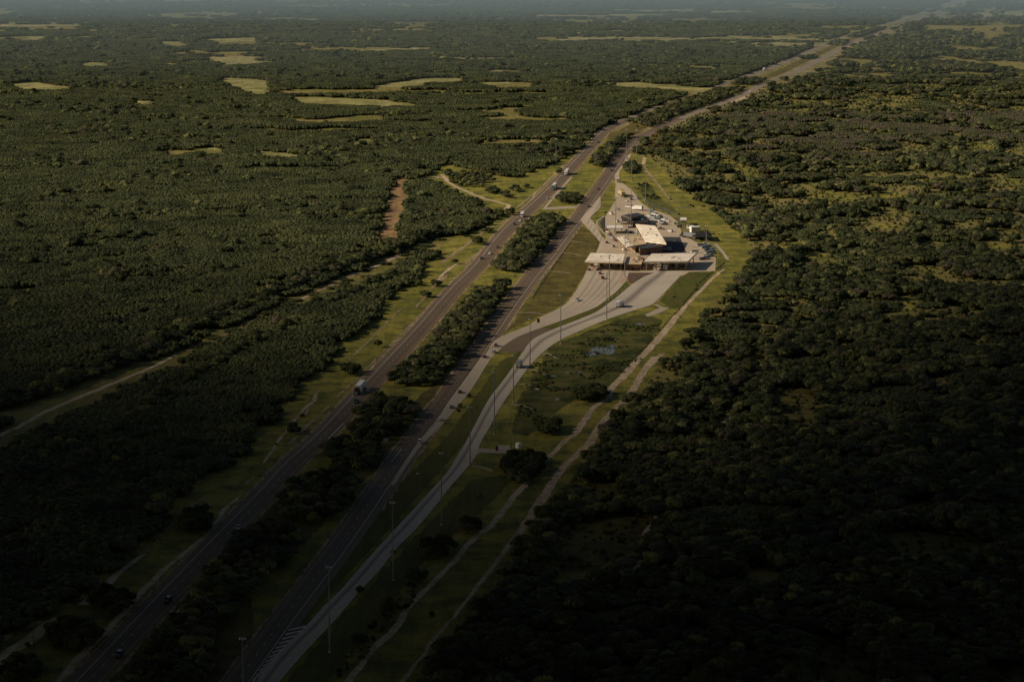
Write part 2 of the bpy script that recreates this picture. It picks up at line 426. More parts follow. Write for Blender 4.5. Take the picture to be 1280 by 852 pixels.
fields = [[(10, 105), (40, 102), (70, 107), (94, 110), (60, 112), (28, 111)], [(275, 98), (300, 98), (336, 102), (334, 118), (318, 118), (300, 109)],
          [(362, 122), (395, 121), (430, 123), (475, 125), (525, 131), (480, 133), (430, 130), (372, 128)], [(464, 108), (500, 102), (530, 98), (582, 98), (574, 101), (540, 103), (500, 109), (475, 110)],
          [(594, 103), (640, 103), (650, 106), (610, 107)], [(758, 104), (803, 103), (830, 107), (880, 110), (915, 114), (890, 118), (850, 112), (790, 109)],
          [(252, 185), (270, 184), (284, 189), (260, 190)], [(320, 189), (350, 191), (382, 196), (350, 196)], [(443, 175), (470, 173), (462, 178), (446, 178)], [(198, 52), (228, 53), (232, 57), (210, 57)],
          [(256, 49), (320, 47), (322, 51), (280, 53)], [(100, 80), (125, 78), (140, 82), (108, 83)], [(30, 46), (55, 45), (50, 50), (34, 50)], [(165, 126), (192, 127), (186, 130), (168, 129)], [(216, 108), (234, 109), (230, 111)]]
pale = [[(415, 66), (470, 62), (525, 58), (640, 62), (650, 72), (560, 78), (640, 88), (600, 94), (500, 92), (450, 84), (440, 76)], [(690, 48), (755, 46), (880, 44), (1060, 48), (1000, 58), (930, 62), (860, 60), (780, 68), (740, 62)],
        [(540, 40), (690, 38), (760, 40), (700, 45), (580, 46)], [(1216, 14), (1290, 16), (1280, 22), (1226, 22)], [(60, 66), (130, 64), (150, 72), (80, 80), (50, 74)], [(0, 30), (100, 29), (110, 33), (0, 34)],
        [(260, 72), (330, 70), (345, 78), (280, 82)], [(640, 94), (760, 90), (800, 96), (700, 99)], [(640, 15), (900, 10), (960, 14), (820, 20), (660, 22)], [(330, 20), (480, 16), (520, 22), (400, 27)]]
clear_px = [[(1000, 242), (1030, 238), (1065, 243), (1120, 240), (1150, 246), (1060, 250), (1010, 250)], [(1090, 280), (1130, 279), (1142, 284), (1110, 286)], [(1006, 314), (1030, 316), (1046, 326), (1015, 328)],
            [(1228, 304), (1290, 303), (1290, 310), (1235, 310)], [(1120, 372), (1142, 370), (1152, 388), (1122, 392)], [(1203, 178), (1232, 176), (1242, 185), (1212, 187)], [(1252, 222), (1290, 223), (1290, 230), (1258, 230)],
            [(1228, 270), (1246, 270), (1244, 276), (1230, 276)], [(975, 302), (995, 301), (1000, 308), (978, 309)], [(700, 655), (740, 645), (800, 640), (812, 650), (790, 690), (745, 710), (700, 720), (690, 690)],
            [(960, 485), (1010, 480), (1025, 500), (1015, 528), (985, 530), (965, 505)], [(1095, 662), (1140, 658), (1230, 672), (1228, 692), (1160, 700), (1110, 680)], [(1010, 790), (1070, 800), (1100, 830), (1090, 860), (1020, 850)],
            [(1225, 830), (1290, 825), (1290, 870), (1240, 870)], [(722, 604), (770, 600), (785, 612), (740, 622)], [(1125, 626), (1170, 624), (1178, 634), (1140, 636)], [(1040, 428), (1066, 426), (1070, 434), (1046, 436)],
            [(935, 440), (955, 436), (960, 450), (940, 452)], [(893, 200), (905, 196), (948, 215), (942, 220)], [(1130, 212), (1160, 210), (1166, 215), (1134, 216)]]
D3a = [(826, 636), (815, 655), (806, 668), (809, 685), (798, 703), (788, 720)]
D3b = [(765, 780), (752, 800), (740, 825), (722, 858)]
D3c = [(938, 470), (918, 505), (905, 530), (886, 568)]
D3d = [(1012, 330), (990, 380), (965, 425)]
# tree groups inside the right of way
clumpP = [
    ('median_a', [(668, 270), (703, 267), (700, 285), (664, 328), (642, 336), (616, 333), (642, 300)]),
    ('median_b', [(598, 358), (634, 353), (632, 374), (606, 408), (566, 448), (546, 474), (492, 478), (487, 466), (532, 436), (556, 400)]),
    ('median_c', [(440, 515), (455, 499), (500, 494), (520, 505), (512, 528), (480, 543), (440, 540)]),
    ('median_c', [(406, 560), (410, 547), (474, 547), (478, 568), (460, 581), (420, 578)]),
    ('median_c', [(349, 620), (366, 602), (400, 592), (438, 594), (445, 612), (428, 636), (390, 645), (352, 640)]),
    ('median_d', [(300, 662), (330, 656), (374, 660), (370, 684), (338, 708), (300, 752), (262, 796), (268, 812), (240, 870), (140, 870), (182, 815), (232, 756), (266, 702)]),
    ('median_n', [(740, 202), (752, 186), (772, 172), (788, 164), (800, 160), (786, 172), (768, 188), (766, 203), (748, 206)]),
]
# isolated trees: (x, y of crown middle, half width px, half height px)
clumpE = [
    ('bush', 713, 246, 19, 9), ('north', 789, 208, 11, 9), ('north', 797, 187, 9, 6), ('verge', 576, 289, 8, 6), ('verge', 596, 299, 9, 7), ('verge', 610, 286, 8, 6), ('verge', 639, 264, 7, 5),
    ('verge', 625, 267, 7, 5), ('verge', 569, 325, 6, 5), ('verge', 521, 351, 8, 6), ('verge', 531, 366, 7, 6), ('verge', 544, 353, 7, 5), ('verge', 472, 428, 7, 4),
    ('verge', 438, 459, 13, 10), ('verge', 367, 533, 12, 9), ('verge', 245, 648, 24, 20), ('verge', 141, 748, 30, 22), ('verge', 92, 790, 42, 24), ('verge', 28, 834, 36, 24),
    ('east', 738, 489, 25, 13), ('east', 686, 531, 21, 13), ('east', 655, 580, 30, 24), ('east', 588, 654, 17, 12), ('east', 547, 680, 27, 17), ('east', 520, 715, 14, 16), ('east', 486, 757, 14, 12), ('east', 452, 795, 14, 12),
    ('light', 616, 236, 9, 6), ('light', 632, 241, 8, 6), ('light', 644, 235, 7, 5), ('light', 657, 231, 5, 4), ('access', 590, 222, 30, 13), ('access', 560, 215, 8, 5), ('corridor', 700, 213, 5, 4),
]

# ------------------------------------------------------------------ ground & roads
o = MB(); o.v = [(-30000, -20000, 0), (30000, -20000, 0), (30000, 60000, 0), (-30000, 60000, 0)]; o.f = [(0, 1, 2, 3)]
tag(o.build('ground', M['ground']), kind='structure')

sheet('verge', ROW, .03, M['verge'], .8)
sheet('verge', [(528, 226), (540, 212), (556, 203), (600, 212), (650, 218), (720, 188), (690, 255), (640, 275), (600, 258), (560, 240)], .036, M['verge'], .8)
sheet('verge', [(700, 150), (830, 150), (930, 108), (1010, 70), (1100, 33), (1190, -8), (1225, -8), (1130, 40), (1045, 78), (975, 112), (930, 130), (840, 180), (800, 190)], .042, M['verge_dry'], 3)
M['verge_far'] = ground_mat('far_verge', (.19, .165, .075), (.26, .22, .115), (.12, .12, .05), .01, .03, .2)
qL = int(np.searchsorted(cL[:, 1], 2750)); qR = int(np.searchsorted(cR[:, 1], 2750))
strip('verge', cL[qL:], -13.0, 12.0, .060, M['verge_far'], .5); strip('verge', cR[qR:], -11.0, 27.0, .078, M['verge_far'], .8)
sheet('verge', [(300, 700), (370, 690), (440, 615), (560, 505), (600, 455), (570, 455), (520, 500), (440, 570), (330, 640), (250, 720), (120, 870), (270, 870), (320, 790)], .05, M['verge_dry'], 1.2)
sheet('mown_grass', [(492, 612), (560, 545), (625, 452), (652, 438), (642, 460), (575, 560), (480, 668), (400, 755), (372, 786), (345, 792), (430, 700)], .05, M['mown'], .3)
sheet('mown_grass', [(683, 339), (724, 281), (738, 289), (751, 303), (744, 320), (734, 336), (716, 366), (702, 381), (676, 394), (640, 410), (629, 418), (657, 386)], .055, M['verge_dry'], .2)
sheet('mown_grass', [(856, 341), (894, 340), (880, 356), (850, 384), (838, 385), (824, 376), (840, 358)], .052, M['mown'], .3)
sheet('marsh', [(690, 432), (760, 404), (800, 392), (830, 400), (812, 430), (780, 466), (760, 490), (720, 500), (690, 520), (660, 545), (640, 540), (645, 505), (665, 470)], .053, M['marsh'], 1.5)
sheet('mown_grass', [(352, 858), (432, 765), (525, 665), (590, 600), (650, 590), (600, 640), (520, 710), (430, 830), (405, 858)], .054, M['mown'], 1.0)
for i, f in enumerate(fields): sheet('pasture', f, .05 + .012 * i, M['field'], 7)
for i, f in enumerate(pale): sheet('pasture', f, .25 + .03 * i, M['pale_field'], 6)
sheet('dirt_strip', STRIP, .05, M['brown'], .8)
for f in clear_px: sheet('clearing', f, .04, M['verge'] if f[0][1] < 400 else M['verge_dry'], 2.5)

iL = int(np.searchsorted(cL[:, 1], 2900)); iR = int(np.searchsorted(cR[:, 1], 2900))
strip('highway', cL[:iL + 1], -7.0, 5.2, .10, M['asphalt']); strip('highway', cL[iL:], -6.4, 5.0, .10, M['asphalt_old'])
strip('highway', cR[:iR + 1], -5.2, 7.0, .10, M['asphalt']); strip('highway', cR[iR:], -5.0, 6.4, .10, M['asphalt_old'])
for c_, a_, b2_ in ((cL[:iL], -8.6, -6.6), (cL[:iL], 4.9, 6.6), (cR[:iR], -6.6, -4.9), (cR[60:iR], 6.7, 8.3)):
    strip('gravel_shoulder', c_, a_, b2_, .095, M['dirt'], .35)
def line_of(name, c, off, w, mat, i0=0, i1=None):
    return strip(name, c[i0:i1], off - w / 2, off + w / 2, .165, mat, cols=1)
far_i = int(np.searchsorted(cL[:, 1], 3000)); far_j = int(np.searchsorted(cR[:, 1], 3000))
line_of('edge_line', cL, -3.75, .32, M['white_line'], 0, far_i); line_of('edge_line', cL, 3.65, .22, M['yellow_line'], 0, far_i)
line_of('edge_line', cR, 3.75, .28, M['white_line'], 0, far_j); line_of('edge_line', cR, -3.65, .22, M['yellow_line'], 0, far_j)
def dashes(name, c, off, mat, s0, s1, L=3.2, P=12.19, w=.25):
    t, nrm, s = frames(c); mb = MB()
    x = s0
    while x < s1:
        pts = []
        for ss in (x, x + L):
            p = np.array([np.interp(ss, s, c[:, 0]), np.interp(ss, s, c[:, 1])])
            q = np.array([np.interp(ss, s, nrm[:, 0]), np.interp(ss, s, nrm[:, 1])])
            pts.append((p, q))
        k = len(mb.v)
        for p, q in pts:
            for sg in (-1, 1):
                r = p + q * (off + sg * w / 2); mb.v.append((r[0], r[1], .17))
        mb.f.append((k, k + 1, k + 3, k + 2)); x += P
    tag(mb.build(name, mat), kind='structure')
dashes('lane_markings', cL, 0, M['white_line'], 60, 1150, w=.2); dashes('lane_markings', cR, 0, M['white_line'], 60, 1150, w=.2)

def two_edge(name, A, B, z, mat, cols=6, step=8):
    a = catmull([G(*p) for p in A], step); b_ = catmull([G(*p) for p in B], step)
    n = max(len(a), len(b_))
    rs = lambda c: np.stack([np.interp(np.linspace(0, 1, n), np.linspace(0, 1, len(c)), c[:, k]) for k in (0, 1)], 1)
    # resample by arc length fraction
    def arc(c):
        s = np.concatenate([[0], np.cumsum(np.linalg.norm(np.diff(c, axis=0), axis=1))]); s /= s[-1]
        return np.stack([np.interp(np.linspace(0, 1, n), s, c[:, k]) for k in (0, 1)], 1)
    a, b_ = arc(a), arc(b_)
    mid = (a + b_) / 2; s = np.concatenate([[0], np.cumsum(np.linalg.norm(np.diff(mid, axis=0), axis=1))])
    mb = MB(); mb.uv = []
    for k in range(cols + 1):
        u = k / cols
        for i in range(n):
            p = a[i] * (1 - u) + b_[i] * u
            mb.v.append((p[0], p[1], z)); mb.uv.append((u, s[i]))
    for k in range(cols):
        for i in range(n - 1):
            q = k * n + i; mb.f.append((q, q + n, q + n + 1, q + 1))
    o = mb.build(name, mat); tag(o, kind='structure')
    return mid, a, b_
mid1, e1L, e1R = two_edge('slip_road', r1L, r1R, .14, M['concrete_plain'])
mid2, e2L, e2R = two_edge('truck_ramp', r2L, r2R, .15, M['concrete'])
line_of('edge_line', e2L[2:-6], .45, .22, M['white_line']); line_of('edge_line', e2R[2:-6], -.45, .2, M['white_line'])
RD = np.array(G(700, 300)[:2]) - np.array(G(640, 392)[:2]); RD /= np.linalg.norm(RD)
# gore between the two ramps, brick island
sheet('gore', [(624, 437), (640, 424), (666, 413), (677.6, 409.3), (689, 412), (676, 418), (663, 427), (655, 438), (640, 442)], .12, M['asphalt'])
sheet('brick_island', [(783, 350), (786, 341), (818, 341), (800, 348), (791, 355)], .155, M['paver'])
mb_m = [(677.6, 409.5), (690, 405.3), (715, 396.2), (745, 384.4), (756, 376.4), (771, 364.4), (782, 353), (788, 356.6), (772, 370), (760, 379), (745, 389.5), (719, 400.5), (703, 406.5), (689, 412)]
sheet('gore', [(309, 856), (360, 784), (386, 781), (347, 815), (320, 851), (314, 858)], .135, M['paver'])
mb = MB()
for i in range(13):
    t = i / 12
    a = np.array(G(359.5 - 48 * t, 787.5 + 68 * t)[:2]); b_ = np.array(G(382 - 62 * t, 783 + 66 * t)[:2])
    d = b_ - a; a = a + d * .05
    k = len(mb.v); w = np.array([0, 1.1])
    for p in (a - w, b_ - w, b_ + w, a + w): mb.v.append((p[0], p[1], .18))
    mb.f.append((k, k + 1, k + 2, k + 3))
for q_ in ([(411, 547.5), (429.5, 529)], [(489, 578), (502, 561)]): track('turn_lane_line', q_, .45, .19, M['white_line'], 0, 6)
tag(mb.build('gore_stripes', M['white_line']), kind='structure')

# checkpoint paving north of the canopies
YARD = [(737, 330), (744, 318), (751, 303), (737, 288), (725, 275), (750, 245.5), (750, 259), (737.5, 272.5), (745, 281), (752, 295), (757, 300), (756.6, 285), (756.6, 270), (763, 261), (769.7, 250), (768.6, 243.5),
        (769.7, 230), (768, 219.5), (779, 204), (786, 193), (789.5, 193), (783, 205), (774.5, 214), (773.5, 226), (783, 232.5), (794, 242), (800, 252), (811, 260.5), (837.5, 269.5), (848.5, 278.5), (853, 293.8), (877, 306), (895, 323), (894, 339), (862, 340), (853, 345), (790, 345), (760, 334)]
sheet('checkpoint_yard', YARD, .125, M['yard'])
sheet('checkpoint_yard', [(729, 274), (749.5, 249), (749.5, 258), (735, 273.5), (750, 292), (757, 302), (753, 312), (745, 318), (750, 303), (738, 288)], .13, M['concrete_plain'], dirn=RD)
sheet('asphalt_and_shadow', [(812, 296), (850, 296.5), (858, 316), (822, 318), (806, 306)], .14, M['asphalt_dark'])  # cast shadow of the tilted roof, painted as a flat dark sheet
sheet('asphalt_and_shadow', [(756, 270), (750, 279), (754, 289), (757, 291)], .14, M['asphalt_dark'])
sheet('asphalt_and_shadow', [(776, 270), (800, 267), (812, 274), (812, 281), (779, 281)], .14, M['asphalt_dark'])  # shadow beside the dark roofed canopy, put into the paving colour
sheet('marsh', [(797, 236), (806, 226), (815, 232), (822, 246), (838, 258), (848, 268), (836, 266), (812, 258)], .06, M['marsh'], 1)
sheet('grass_island', [(775.5, 236), (779, 237), (785.5, 247), (781, 248.5)], .16, M['verge'])
for pts, w in [([(756, 270), (746, 280), (764, 301)], 1.2), ([(750, 246), (750, 259), (737.5, 273), (746, 282)], .5), 
               ([(894, 304.7), (903, 315), (910, 325)], 2.2)]:
    track('kerb', pts, w, .19, M['kerb'], 0, 12)
for pts, w in [([(704, 316), (715, 317), (727, 319.7)], 1.0), ([(682, 339.4), (700, 340), (715, 342)], 1.3), ([(647.5, 391), (665, 391), (681, 392.5)], 1.4), ([(715, 301.4), (734, 304.7)], .8),
               ([(678, 441.5), (688, 443), (697, 448)], 1.6), ([(660, 461), (671, 463.5), (681, 468)], 1.3), ([(648, 480), (660, 481), (673, 487)], 1.8), ([(634, 505), (647, 505)], 1.2), ([(645, 506), (655, 507.5), (667, 512)], 1.5),
               ([(590, 582.5), (600, 583), (615, 588.5)], 1.8), ([(750, 259.5), (764, 259.7)], 1.4), ([(848, 259), (874, 262)], 1.2)]:
    track('drain_flume', pts, w, .07, M['flume'], .1, 3)
sheet('median_crossover', [(680, 259.6), (727, 257.4), (726, 260.2), (678, 262.2)], .09, M['flume'])
sheet('median_crossover', [(762, 199), (772, 198.5), (768, 203), (758, 203.5)], .09, M['asphalt'])
sheet('paved_pad', [(597, 560), (620, 561.4), (620, 556.5), (637, 556.5), (637.6, 561), (643.6, 561.6), (643.6, 566), (620, 566.4), (602, 565), (594, 569), (590, 566)], .11, M['flume'])
sheet('paved_pad', [(806, 393.5), (825, 384.5), (818, 381), (820, 379.8), (829, 384), (837, 385), (822, 392.5), (810, 396)], .11, M['flume'])
track('shoulder_strip', [(714, 222), (697, 241), (681, 260)], 2.6, .12, M['flume'], .1)
for pts, w, mt in [
    ([(430, 858), (463, 816), (496, 783), (512, 757), (535, 734), (568, 701), (585, 681), (617, 652), (643, 620), (662, 600), (680, 577), (692, 566), (706, 552), (720, 541)], [3.8, 3.2, 4, 3.4], 'dirt_solid'),
    ([(720, 541), (734, 520), (744, 508), (760, 497), (764, 486), (780, 470), (795, 452), (806, 441), (827, 419), (840, 403), (861, 378), (876, 363), (891, 348), (905, 336)], [5, 3.5, 6, 5, 6, 3.4, 3.2, 2.6], 'dirt_solid'),
    ([(499, 858), (542, 800), (588, 744), (657, 655), (694, 598), (710, 578), (736, 554), (752, 532), (768, 514), (780, 502), (792, 486), (806, 462), (820, 446)], [2, 2, 3, 6, 4, 7, 5, 6], 'dirt_solid'),
    ([(764, 484), (775, 474), (781, 467)], [4.2, 4.6], 'dirt_solid'), ([(812, 456), (822, 447), (828, 441)], [6, 8, 3], 'dirt'), ([(694, 598), (712, 577), (738, 551)], [3.6, 3, 1.5], 'dirt_solid'),
    ([(70, 858), (98, 823), (131, 790), (151, 770), (171, 747), (203, 714), (230, 691), (262, 665), (279, 639), (297, 622)], [4.4, 3.8, 3.2, 3, 2.4], 'dirt_solid'), ([(305, 606), (317, 595)], 1.4, 'dirt'),
    ([(102, 756), (128, 734), (155, 711), (180, 692)], [3.4, 3.2, 1.8], 'track'), ([(180, 692), (197, 675), (226, 645), (254, 622)], 1.2, 'dirt'),
    ([(-20, 838), (10, 818), (38, 798), (62, 778), (74, 772)], [6, 5.4, 5, 4], 'track'), ([(-20, 812), (10, 795), (38, 781), (52, 775)], [4, 4, 3], 'dirt'),
    ([(-30, 556), (18, 536), (60, 513), (120, 488), (180, 463), (222, 443)], [2, 3.0, 3.2, 2.8, 2.2], 'track'), ([(0, 545), (18, 536)], 2.2, 'dirt_solid'), ([(222, 443), (300, 410), (345, 388), (370, 376), (398, 364), (440, 345), (470, 333), (500, 320), (524, 310)], [1.5, 2, 3, 3.2, 3], 'dirt'),
    ([(372, 377), (384, 370)], 3.4, 'dirt_solid'), ([(438, 344), (452, 338)], 4.0, 'dirt_solid'), ([(462, 335), (474, 331)], 4.2, 'dirt_solid'), ([(484, 325), (496, 320)], 4, 'dirt_solid'),
    ([(419, 325), (436, 322)], 4.5, 'dirt'), ([(384, 341), (398, 338)], 4, 'dirt'),
    ([(380, 520), (400, 486)], 2.0, 'dirt'), ([(360, 556), (380, 537), (412, 507)], [2.4, 1.6], 'dirt'), ([(330, 578), (372, 520), (396, 498)], [1.8, 1.6], 'dirt_solid'), ([(420, 497), (457, 462), (539, 380)], [1.6, 1.2], 'dirt'), ([(436, 450), (470, 417), (502, 385)], 1.2, 'dirt'),
    ([(552, 329), (571, 315), (590, 301), (604, 290), (640, 272)], [3.4, 3, 3], 'dirt'), ([(579, 332), (601, 314), (616, 303)], [3.5, 2.5], 'dirt'), ([(520, 384), (540, 360), (560, 343)], [2, 2], 'dirt'), ([(543, 356), (556, 341), (570, 330)], [2.5, 3], 'dirt_solid'),
    ([(646, 260), (673, 237), (690, 224)], [2, 1.6], 'dirt'), ([(660, 262), (668, 243), (683, 228), (705, 206)], 1.6, 'dirt_solid'),
    ([(804, 208), (816, 222), (829, 239), (840, 252)], [3.2, 2.6], 'dirt'), ([(806, 196), (804, 206)], [3.5, 4.5], 'dirt_solid'),
    ([(740, 175), (760, 163), (790, 148), (840, 130)], [3, 4, 3], 'dirt'), ([(800, 196), (835, 178), (860, 165), (890, 155), (925, 140), (955, 122)], [3, 3.5, 3], 'dirt'),
    ([(915, 128), (930, 120), (912, 117)], [10, 14], 'dirt_solid'),
    (D3a, 2.2, 'track'), (D3b, 2.2, 'track'), (D3c, 2.0, 'track'), (D3d, 1.4, 'dirt')]:
    track('dirt_track', pts, w, .075 + random.random() * .02, M[mt], .25)
track('access_road', [(530, 221.5), (545, 221.8), (555, 222)], 9, .09, M['dirt_solid'], .3, 4)
track('access_road', [(553, 218), (560, 227), (571, 234), (584, 239.5), (605, 248), (626, 253.6), (636, 257), (633, 262), (640, 266)], 4.6, .095, M['dirt_solid'], .2, 4)
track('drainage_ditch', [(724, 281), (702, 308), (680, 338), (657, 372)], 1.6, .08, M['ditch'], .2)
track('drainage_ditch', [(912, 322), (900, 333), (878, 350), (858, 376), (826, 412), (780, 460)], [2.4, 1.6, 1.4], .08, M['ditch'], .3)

def blob(cx, cy, rx, ry, n=22, j=.18):
    return [(cx + rx * math.cos(a) * (1 + random.uniform(-j, j)), cy + ry * math.sin(a) * (1 + random.uniform(-j, j))) for a in [2 * math.pi * i / n for i in range(n)]]
for (x, y, rx, ry) in [(754, 438, 14, 5.2), (740, 442, 10, 3.2), (765, 433.5, 6, 2), (800, 405, 5, 1.5), (724, 466, 4, 1.4), (711, 465.6, 3, 1.1), (692, 470, 4, 1), (696, 499, 3, 1.2)]:
    sheet('pond_water', blob(x, y, rx, ry, 26, .3), .085, M['water'])
# median kerbed grass strip between the ramps (raised edge)
sheet('grass_island', mb_m, .17, M['mown'])

# ------------------------------------------------------------------ tree shapes
def ico(sub=1):
    import bmesh
    bm = bmesh.new(); bmesh.ops.create_icosphere(bm, subdivisions=sub, radius=1)
    v = np.array([x.co[:] for x in bm.verts]); f = [tuple(q.index for q in fc.verts) for fc in bm.faces]; bm.free()
    return v, f
ICO1 = ico(1); ICO2 = ico(2)

def leaves(lobes, n, size, r):
    """n small quads spread over the outer shell of ellipsoid lobes [(cx,cy,cz,rx,ry,rz)]"""
    lob = np.array(lobes); w = (lob[:, 3] * lob[:, 4]); w = w / w.sum()
    k = r.choice(len(lob), n, p=w); L = lob[k]
    d = r.normal(0, 1, (n, 3)); d[:, 2] = np.where(d[:, 2] < -.35, -d[:, 2], d[:, 2]); d /= np.linalg.norm(d, axis=1)[:, None]
    rad = r.uniform(.72, 1.08, n)
    c = L[:, :3] + d * L[:, 3:6] * rad[:, None]
    nn = d + r.normal(0, .36, (n, 3)); nn /= np.linalg.norm(nn, axis=1)[:, None]
    u = np.cross(nn, r.normal(0, 1, (n, 3))); u /= np.linalg.norm(u, axis=1)[:, None]; w2 = np.cross(nn, u)
    s = (size * r.uniform(.6, 1.35, n))[:, None]; s2 = s * r.uniform(.5, .9, (n, 1))
    q = np.stack([c - u * s - w2 * s2 * .4, c + u * s * .3 - w2 * s2, c + u * s + w2 * s2 * .4, c - u * s * .3 + w2 * s2], 1)
    return q.reshape(-1, 3)

def crown_mesh(name, lobes, n, size, seed, leafm, hullm, hull=.80, icos=ICO1, trunk=None):
    r = np.random.default_rng(seed)
    Q = leaves(lobes, n, size, r); V = [Q]; Fc = [tuple(range(4 * i, 4 * i + 4)) for i in range(n)]; mi = [0] * n; k = 4 * n
    for (cx, cy, cz, rx, ry, rz) in lobes:
        v = icos[0] * (1 + r.uniform(-.14, .14, (len(icos[0]), 1))) * np.array([rx, ry, rz]) * hull + np.array([cx, cy, cz])
        V.append(v); Fc += [tuple(k + i for i in f) for f in icos[1]]; mi += [1] * len(icos[1]); k += len(v)
    if trunk:
        mb = MB()
        for a in trunk: mb.tube(*a, n=5, cap=False)
        V.append(np.array(mb.v)); Fc += [tuple(k + i for i in f) for f in mb.f]; mi += [2] * len(mb.f)
    me = bpy.data.meshes.new(name); me.from_pydata(np.concatenate(V).tolist(), [], Fc)
    me.materials.append(leafm); me.materials.append(leafm if hullm is M['hull'] else leafm)
    if trunk: me.materials.append(M['bark'])
    me.polygons.foreach_set('material_index', mi); me.update()
    return me

def tree_lobes(r, rad, h, n=6):
    out = [(0, 0, h * .66, rad * .62, rad * .62, h * .30)]
    for i in range(n):
        a = 2 * math.pi * (i + r.uniform(-.35, .35)) / n; d = rad * r.uniform(.40, .66)
        s = rad * r.uniform(.34, .55)
        out.append((math.cos(a) * d, math.sin(a) * d, h * r.uniform(.45, .72), s, s, h * r.uniform(.17, .27)))
    return out
def patch(name, seed, size, n, leafm, hullm, rr=(.95, 1.9), hh=(2.7, 3.7), per=22, ls=.24):
    r = np.random.default_rng(seed); lob = []
    for i in range(n):
        x, y = r.uniform(-size / 2, size / 2, 2); s = r.uniform(*rr); h = r.uniform(*hh)
        lob.append((x, y, h * .6, s, s * r.uniform(.8, 1.2), h * .42))
    return crown_mesh(name, lob, n * per, ls, seed, leafm, hullm, .93, ICO2 if size < 13 else ICO1)

def hidden_coll(name, meshes):
    c = bpy.data.collections.new(name)
    for i, me in enumerate(meshes):
        ob = bpy.data.objects.new('%s_%02d' % (name, i), me); c.objects.link(ob)
    return c

def mk_tree(seed, rad, h, n, size, leafm, lob=6, hull=None):
    r = np.random.default_rng(seed)
    tr = [((0, 0, 0), (.1, 0, h * .4), .22, .14)]
    return crown_mesh('tree_mesh', tree_lobes(r, rad, h, lob), n, size, seed, leafm, hull or M['hull'], .92, ICO2, tr)

col_left = hidden_coll('brush_kind', [patch('brush_patch', 100 + i, 12.5, 54, M['leaf_left'] if i < 5 else M['leaf_dark'], M['hull']) for i in range(7)])
col_brown = hidden_coll('twig_kind', [patch('twig_patch', 140 + i, 12.5, 40, M['leaf_brown'] if i != 1 else M['leaf_left'], M['hull_brown']) for i in range(3)])
col_tree = hidden_coll('oak_kind', [mk_tree(200 + i, 3.6 + .35 * (i % 4), 5.2 + .5 * (i % 3), 520, .36, [M['leaf_right'], M['leaf_dark'], M['leaf_right'], M['leaf_dark'], M['leaf_light']][i % 5] if i != 7 else M['leaf_brown'], 5 + i % 3) for i in range(11)])
col_shrub = hidden_coll('shrub_kind', [crown_mesh('shrub_mesh', [(0, 0, .8, 1.1, 1.0, .9), (.8, .3, .6, .8, .7, .6), (-.6, -.5, .6, .7, .8, .6)], 70, .35, 300 + i, M['leaf_light'] if i == 1 else M['leaf_right'], M['hull']) for i in range(4)])

def scatter(name, P, S, coll, nvar, label):
    """stuff: one object whose points carry whole plants"""
    n = len(P)
    if n == 0: return
    me = bpy.data.meshes.new(name); me.vertices.add(n)
    me.vertices.foreach_set('co', np.column_stack([P, np.zeros(n)]).astype(np.float32).ravel())
    a = me.attributes.new('rot', 'FLOAT_VECTOR', 'POINT'); a.data.foreach_set('vector', np.column_stack([np.zeros(n), np.zeros(n), rng.uniform(0, 6.28, n)]).astype(np.float32).ravel())
    a = me.attributes.new('siz', 'FLOAT_VECTOR', 'POINT'); a.data.foreach_set('vector', S.astype(np.float32).ravel())
    a = me.attributes.new('var', 'INT', 'POINT'); a.data.foreach_set('value', rng.integers(0, nvar, n).astype(np.int32))
    ob = bpy.data.objects.new(name, me); C.objects.link(ob)
    ng = bpy.data.node_groups.new(name, 'GeometryNodeTree')
    ng.interface.new_socket('Geometry', in_out='INPUT', socket_type='NodeSocketGeometry'); ng.interface.new_socket('Geometry', in_out='OUTPUT', socket_type='NodeSocketGeometry')
    gi = ng.nodes.new('NodeGroupInput'); go = ng.nodes.new('NodeGroupOutput')
    ip = ng.nodes.new('GeometryNodeInstanceOnPoints'); ci = ng.nodes.new('GeometryNodeCollectionInfo')
    ci.inputs['Collection'].default_value = coll; ci.inputs['Separate Children'].default_value = True; ci.inputs['Reset Children'].default_value = True
    ip.inputs['Pick Instance'].default_value = True
    for nm, dt, sock in (('rot', 'FLOAT_VECTOR', 'Rotation'), ('siz', 'FLOAT_VECTOR', 'Scale'), ('var', 'INT', 'Instance Index')):
        na = ng.nodes.new('GeometryNodeInputNamedAttribute'); na.data_type = dt; na.inputs['Name'].default_value = nm
        ng.links.new(na.outputs['Attribute'], ip.inputs[sock])
    ng.links.new(gi.outputs[0], ip.inputs['Points']); ng.links.new(ci.outputs[0], ip.inputs['Instance']); ng.links.new(ip.outputs[0], go.inputs[0])
    md = ob.modifiers.new('plants', 'NODES'); md.node_group = ng
    tag(ob, label, 'woodland', kind='stuff')
    return ob

# value noise on the plan
def vnoise(x, y, scale, seed):
    r = np.random.default_rng(seed); T = r.uniform(0, 1, (256, 256))
    x = np.asarray(x) / scale; y = np.asarray(y) / scale
    xi = np.floor(x).astype(int); yi = np.floor(y).astype(int); fx = x - xi; fy = y - yi
    fx = fx * fx * (3 - 2 * fx); fy = fy * fy * (3 - 2 * fy)
    g = lambda a, b_: T[a % 256, b_ % 256]
    return (g(xi, yi) * (1 - fx) + g(xi + 1, yi) * fx) * (1 - fy) + (g(xi, yi + 1) * (1 - fx) + g(xi + 1, yi + 1) * fx) * fy

def jgrid(sp, y0, y1, margin=60, jit=.48):
    ys = np.arange(y0, y1, sp); out = []
    for y in ys:
        hw = y * .1975 + margin
        xs = np.arange(-hw, hw, sp)
        out.append(np.column_stack([xs, np.full(len(xs), y)]))
    P = np.concatenate(out)
    return P + rng.uniform(-jit, jit, P.shape) * sp

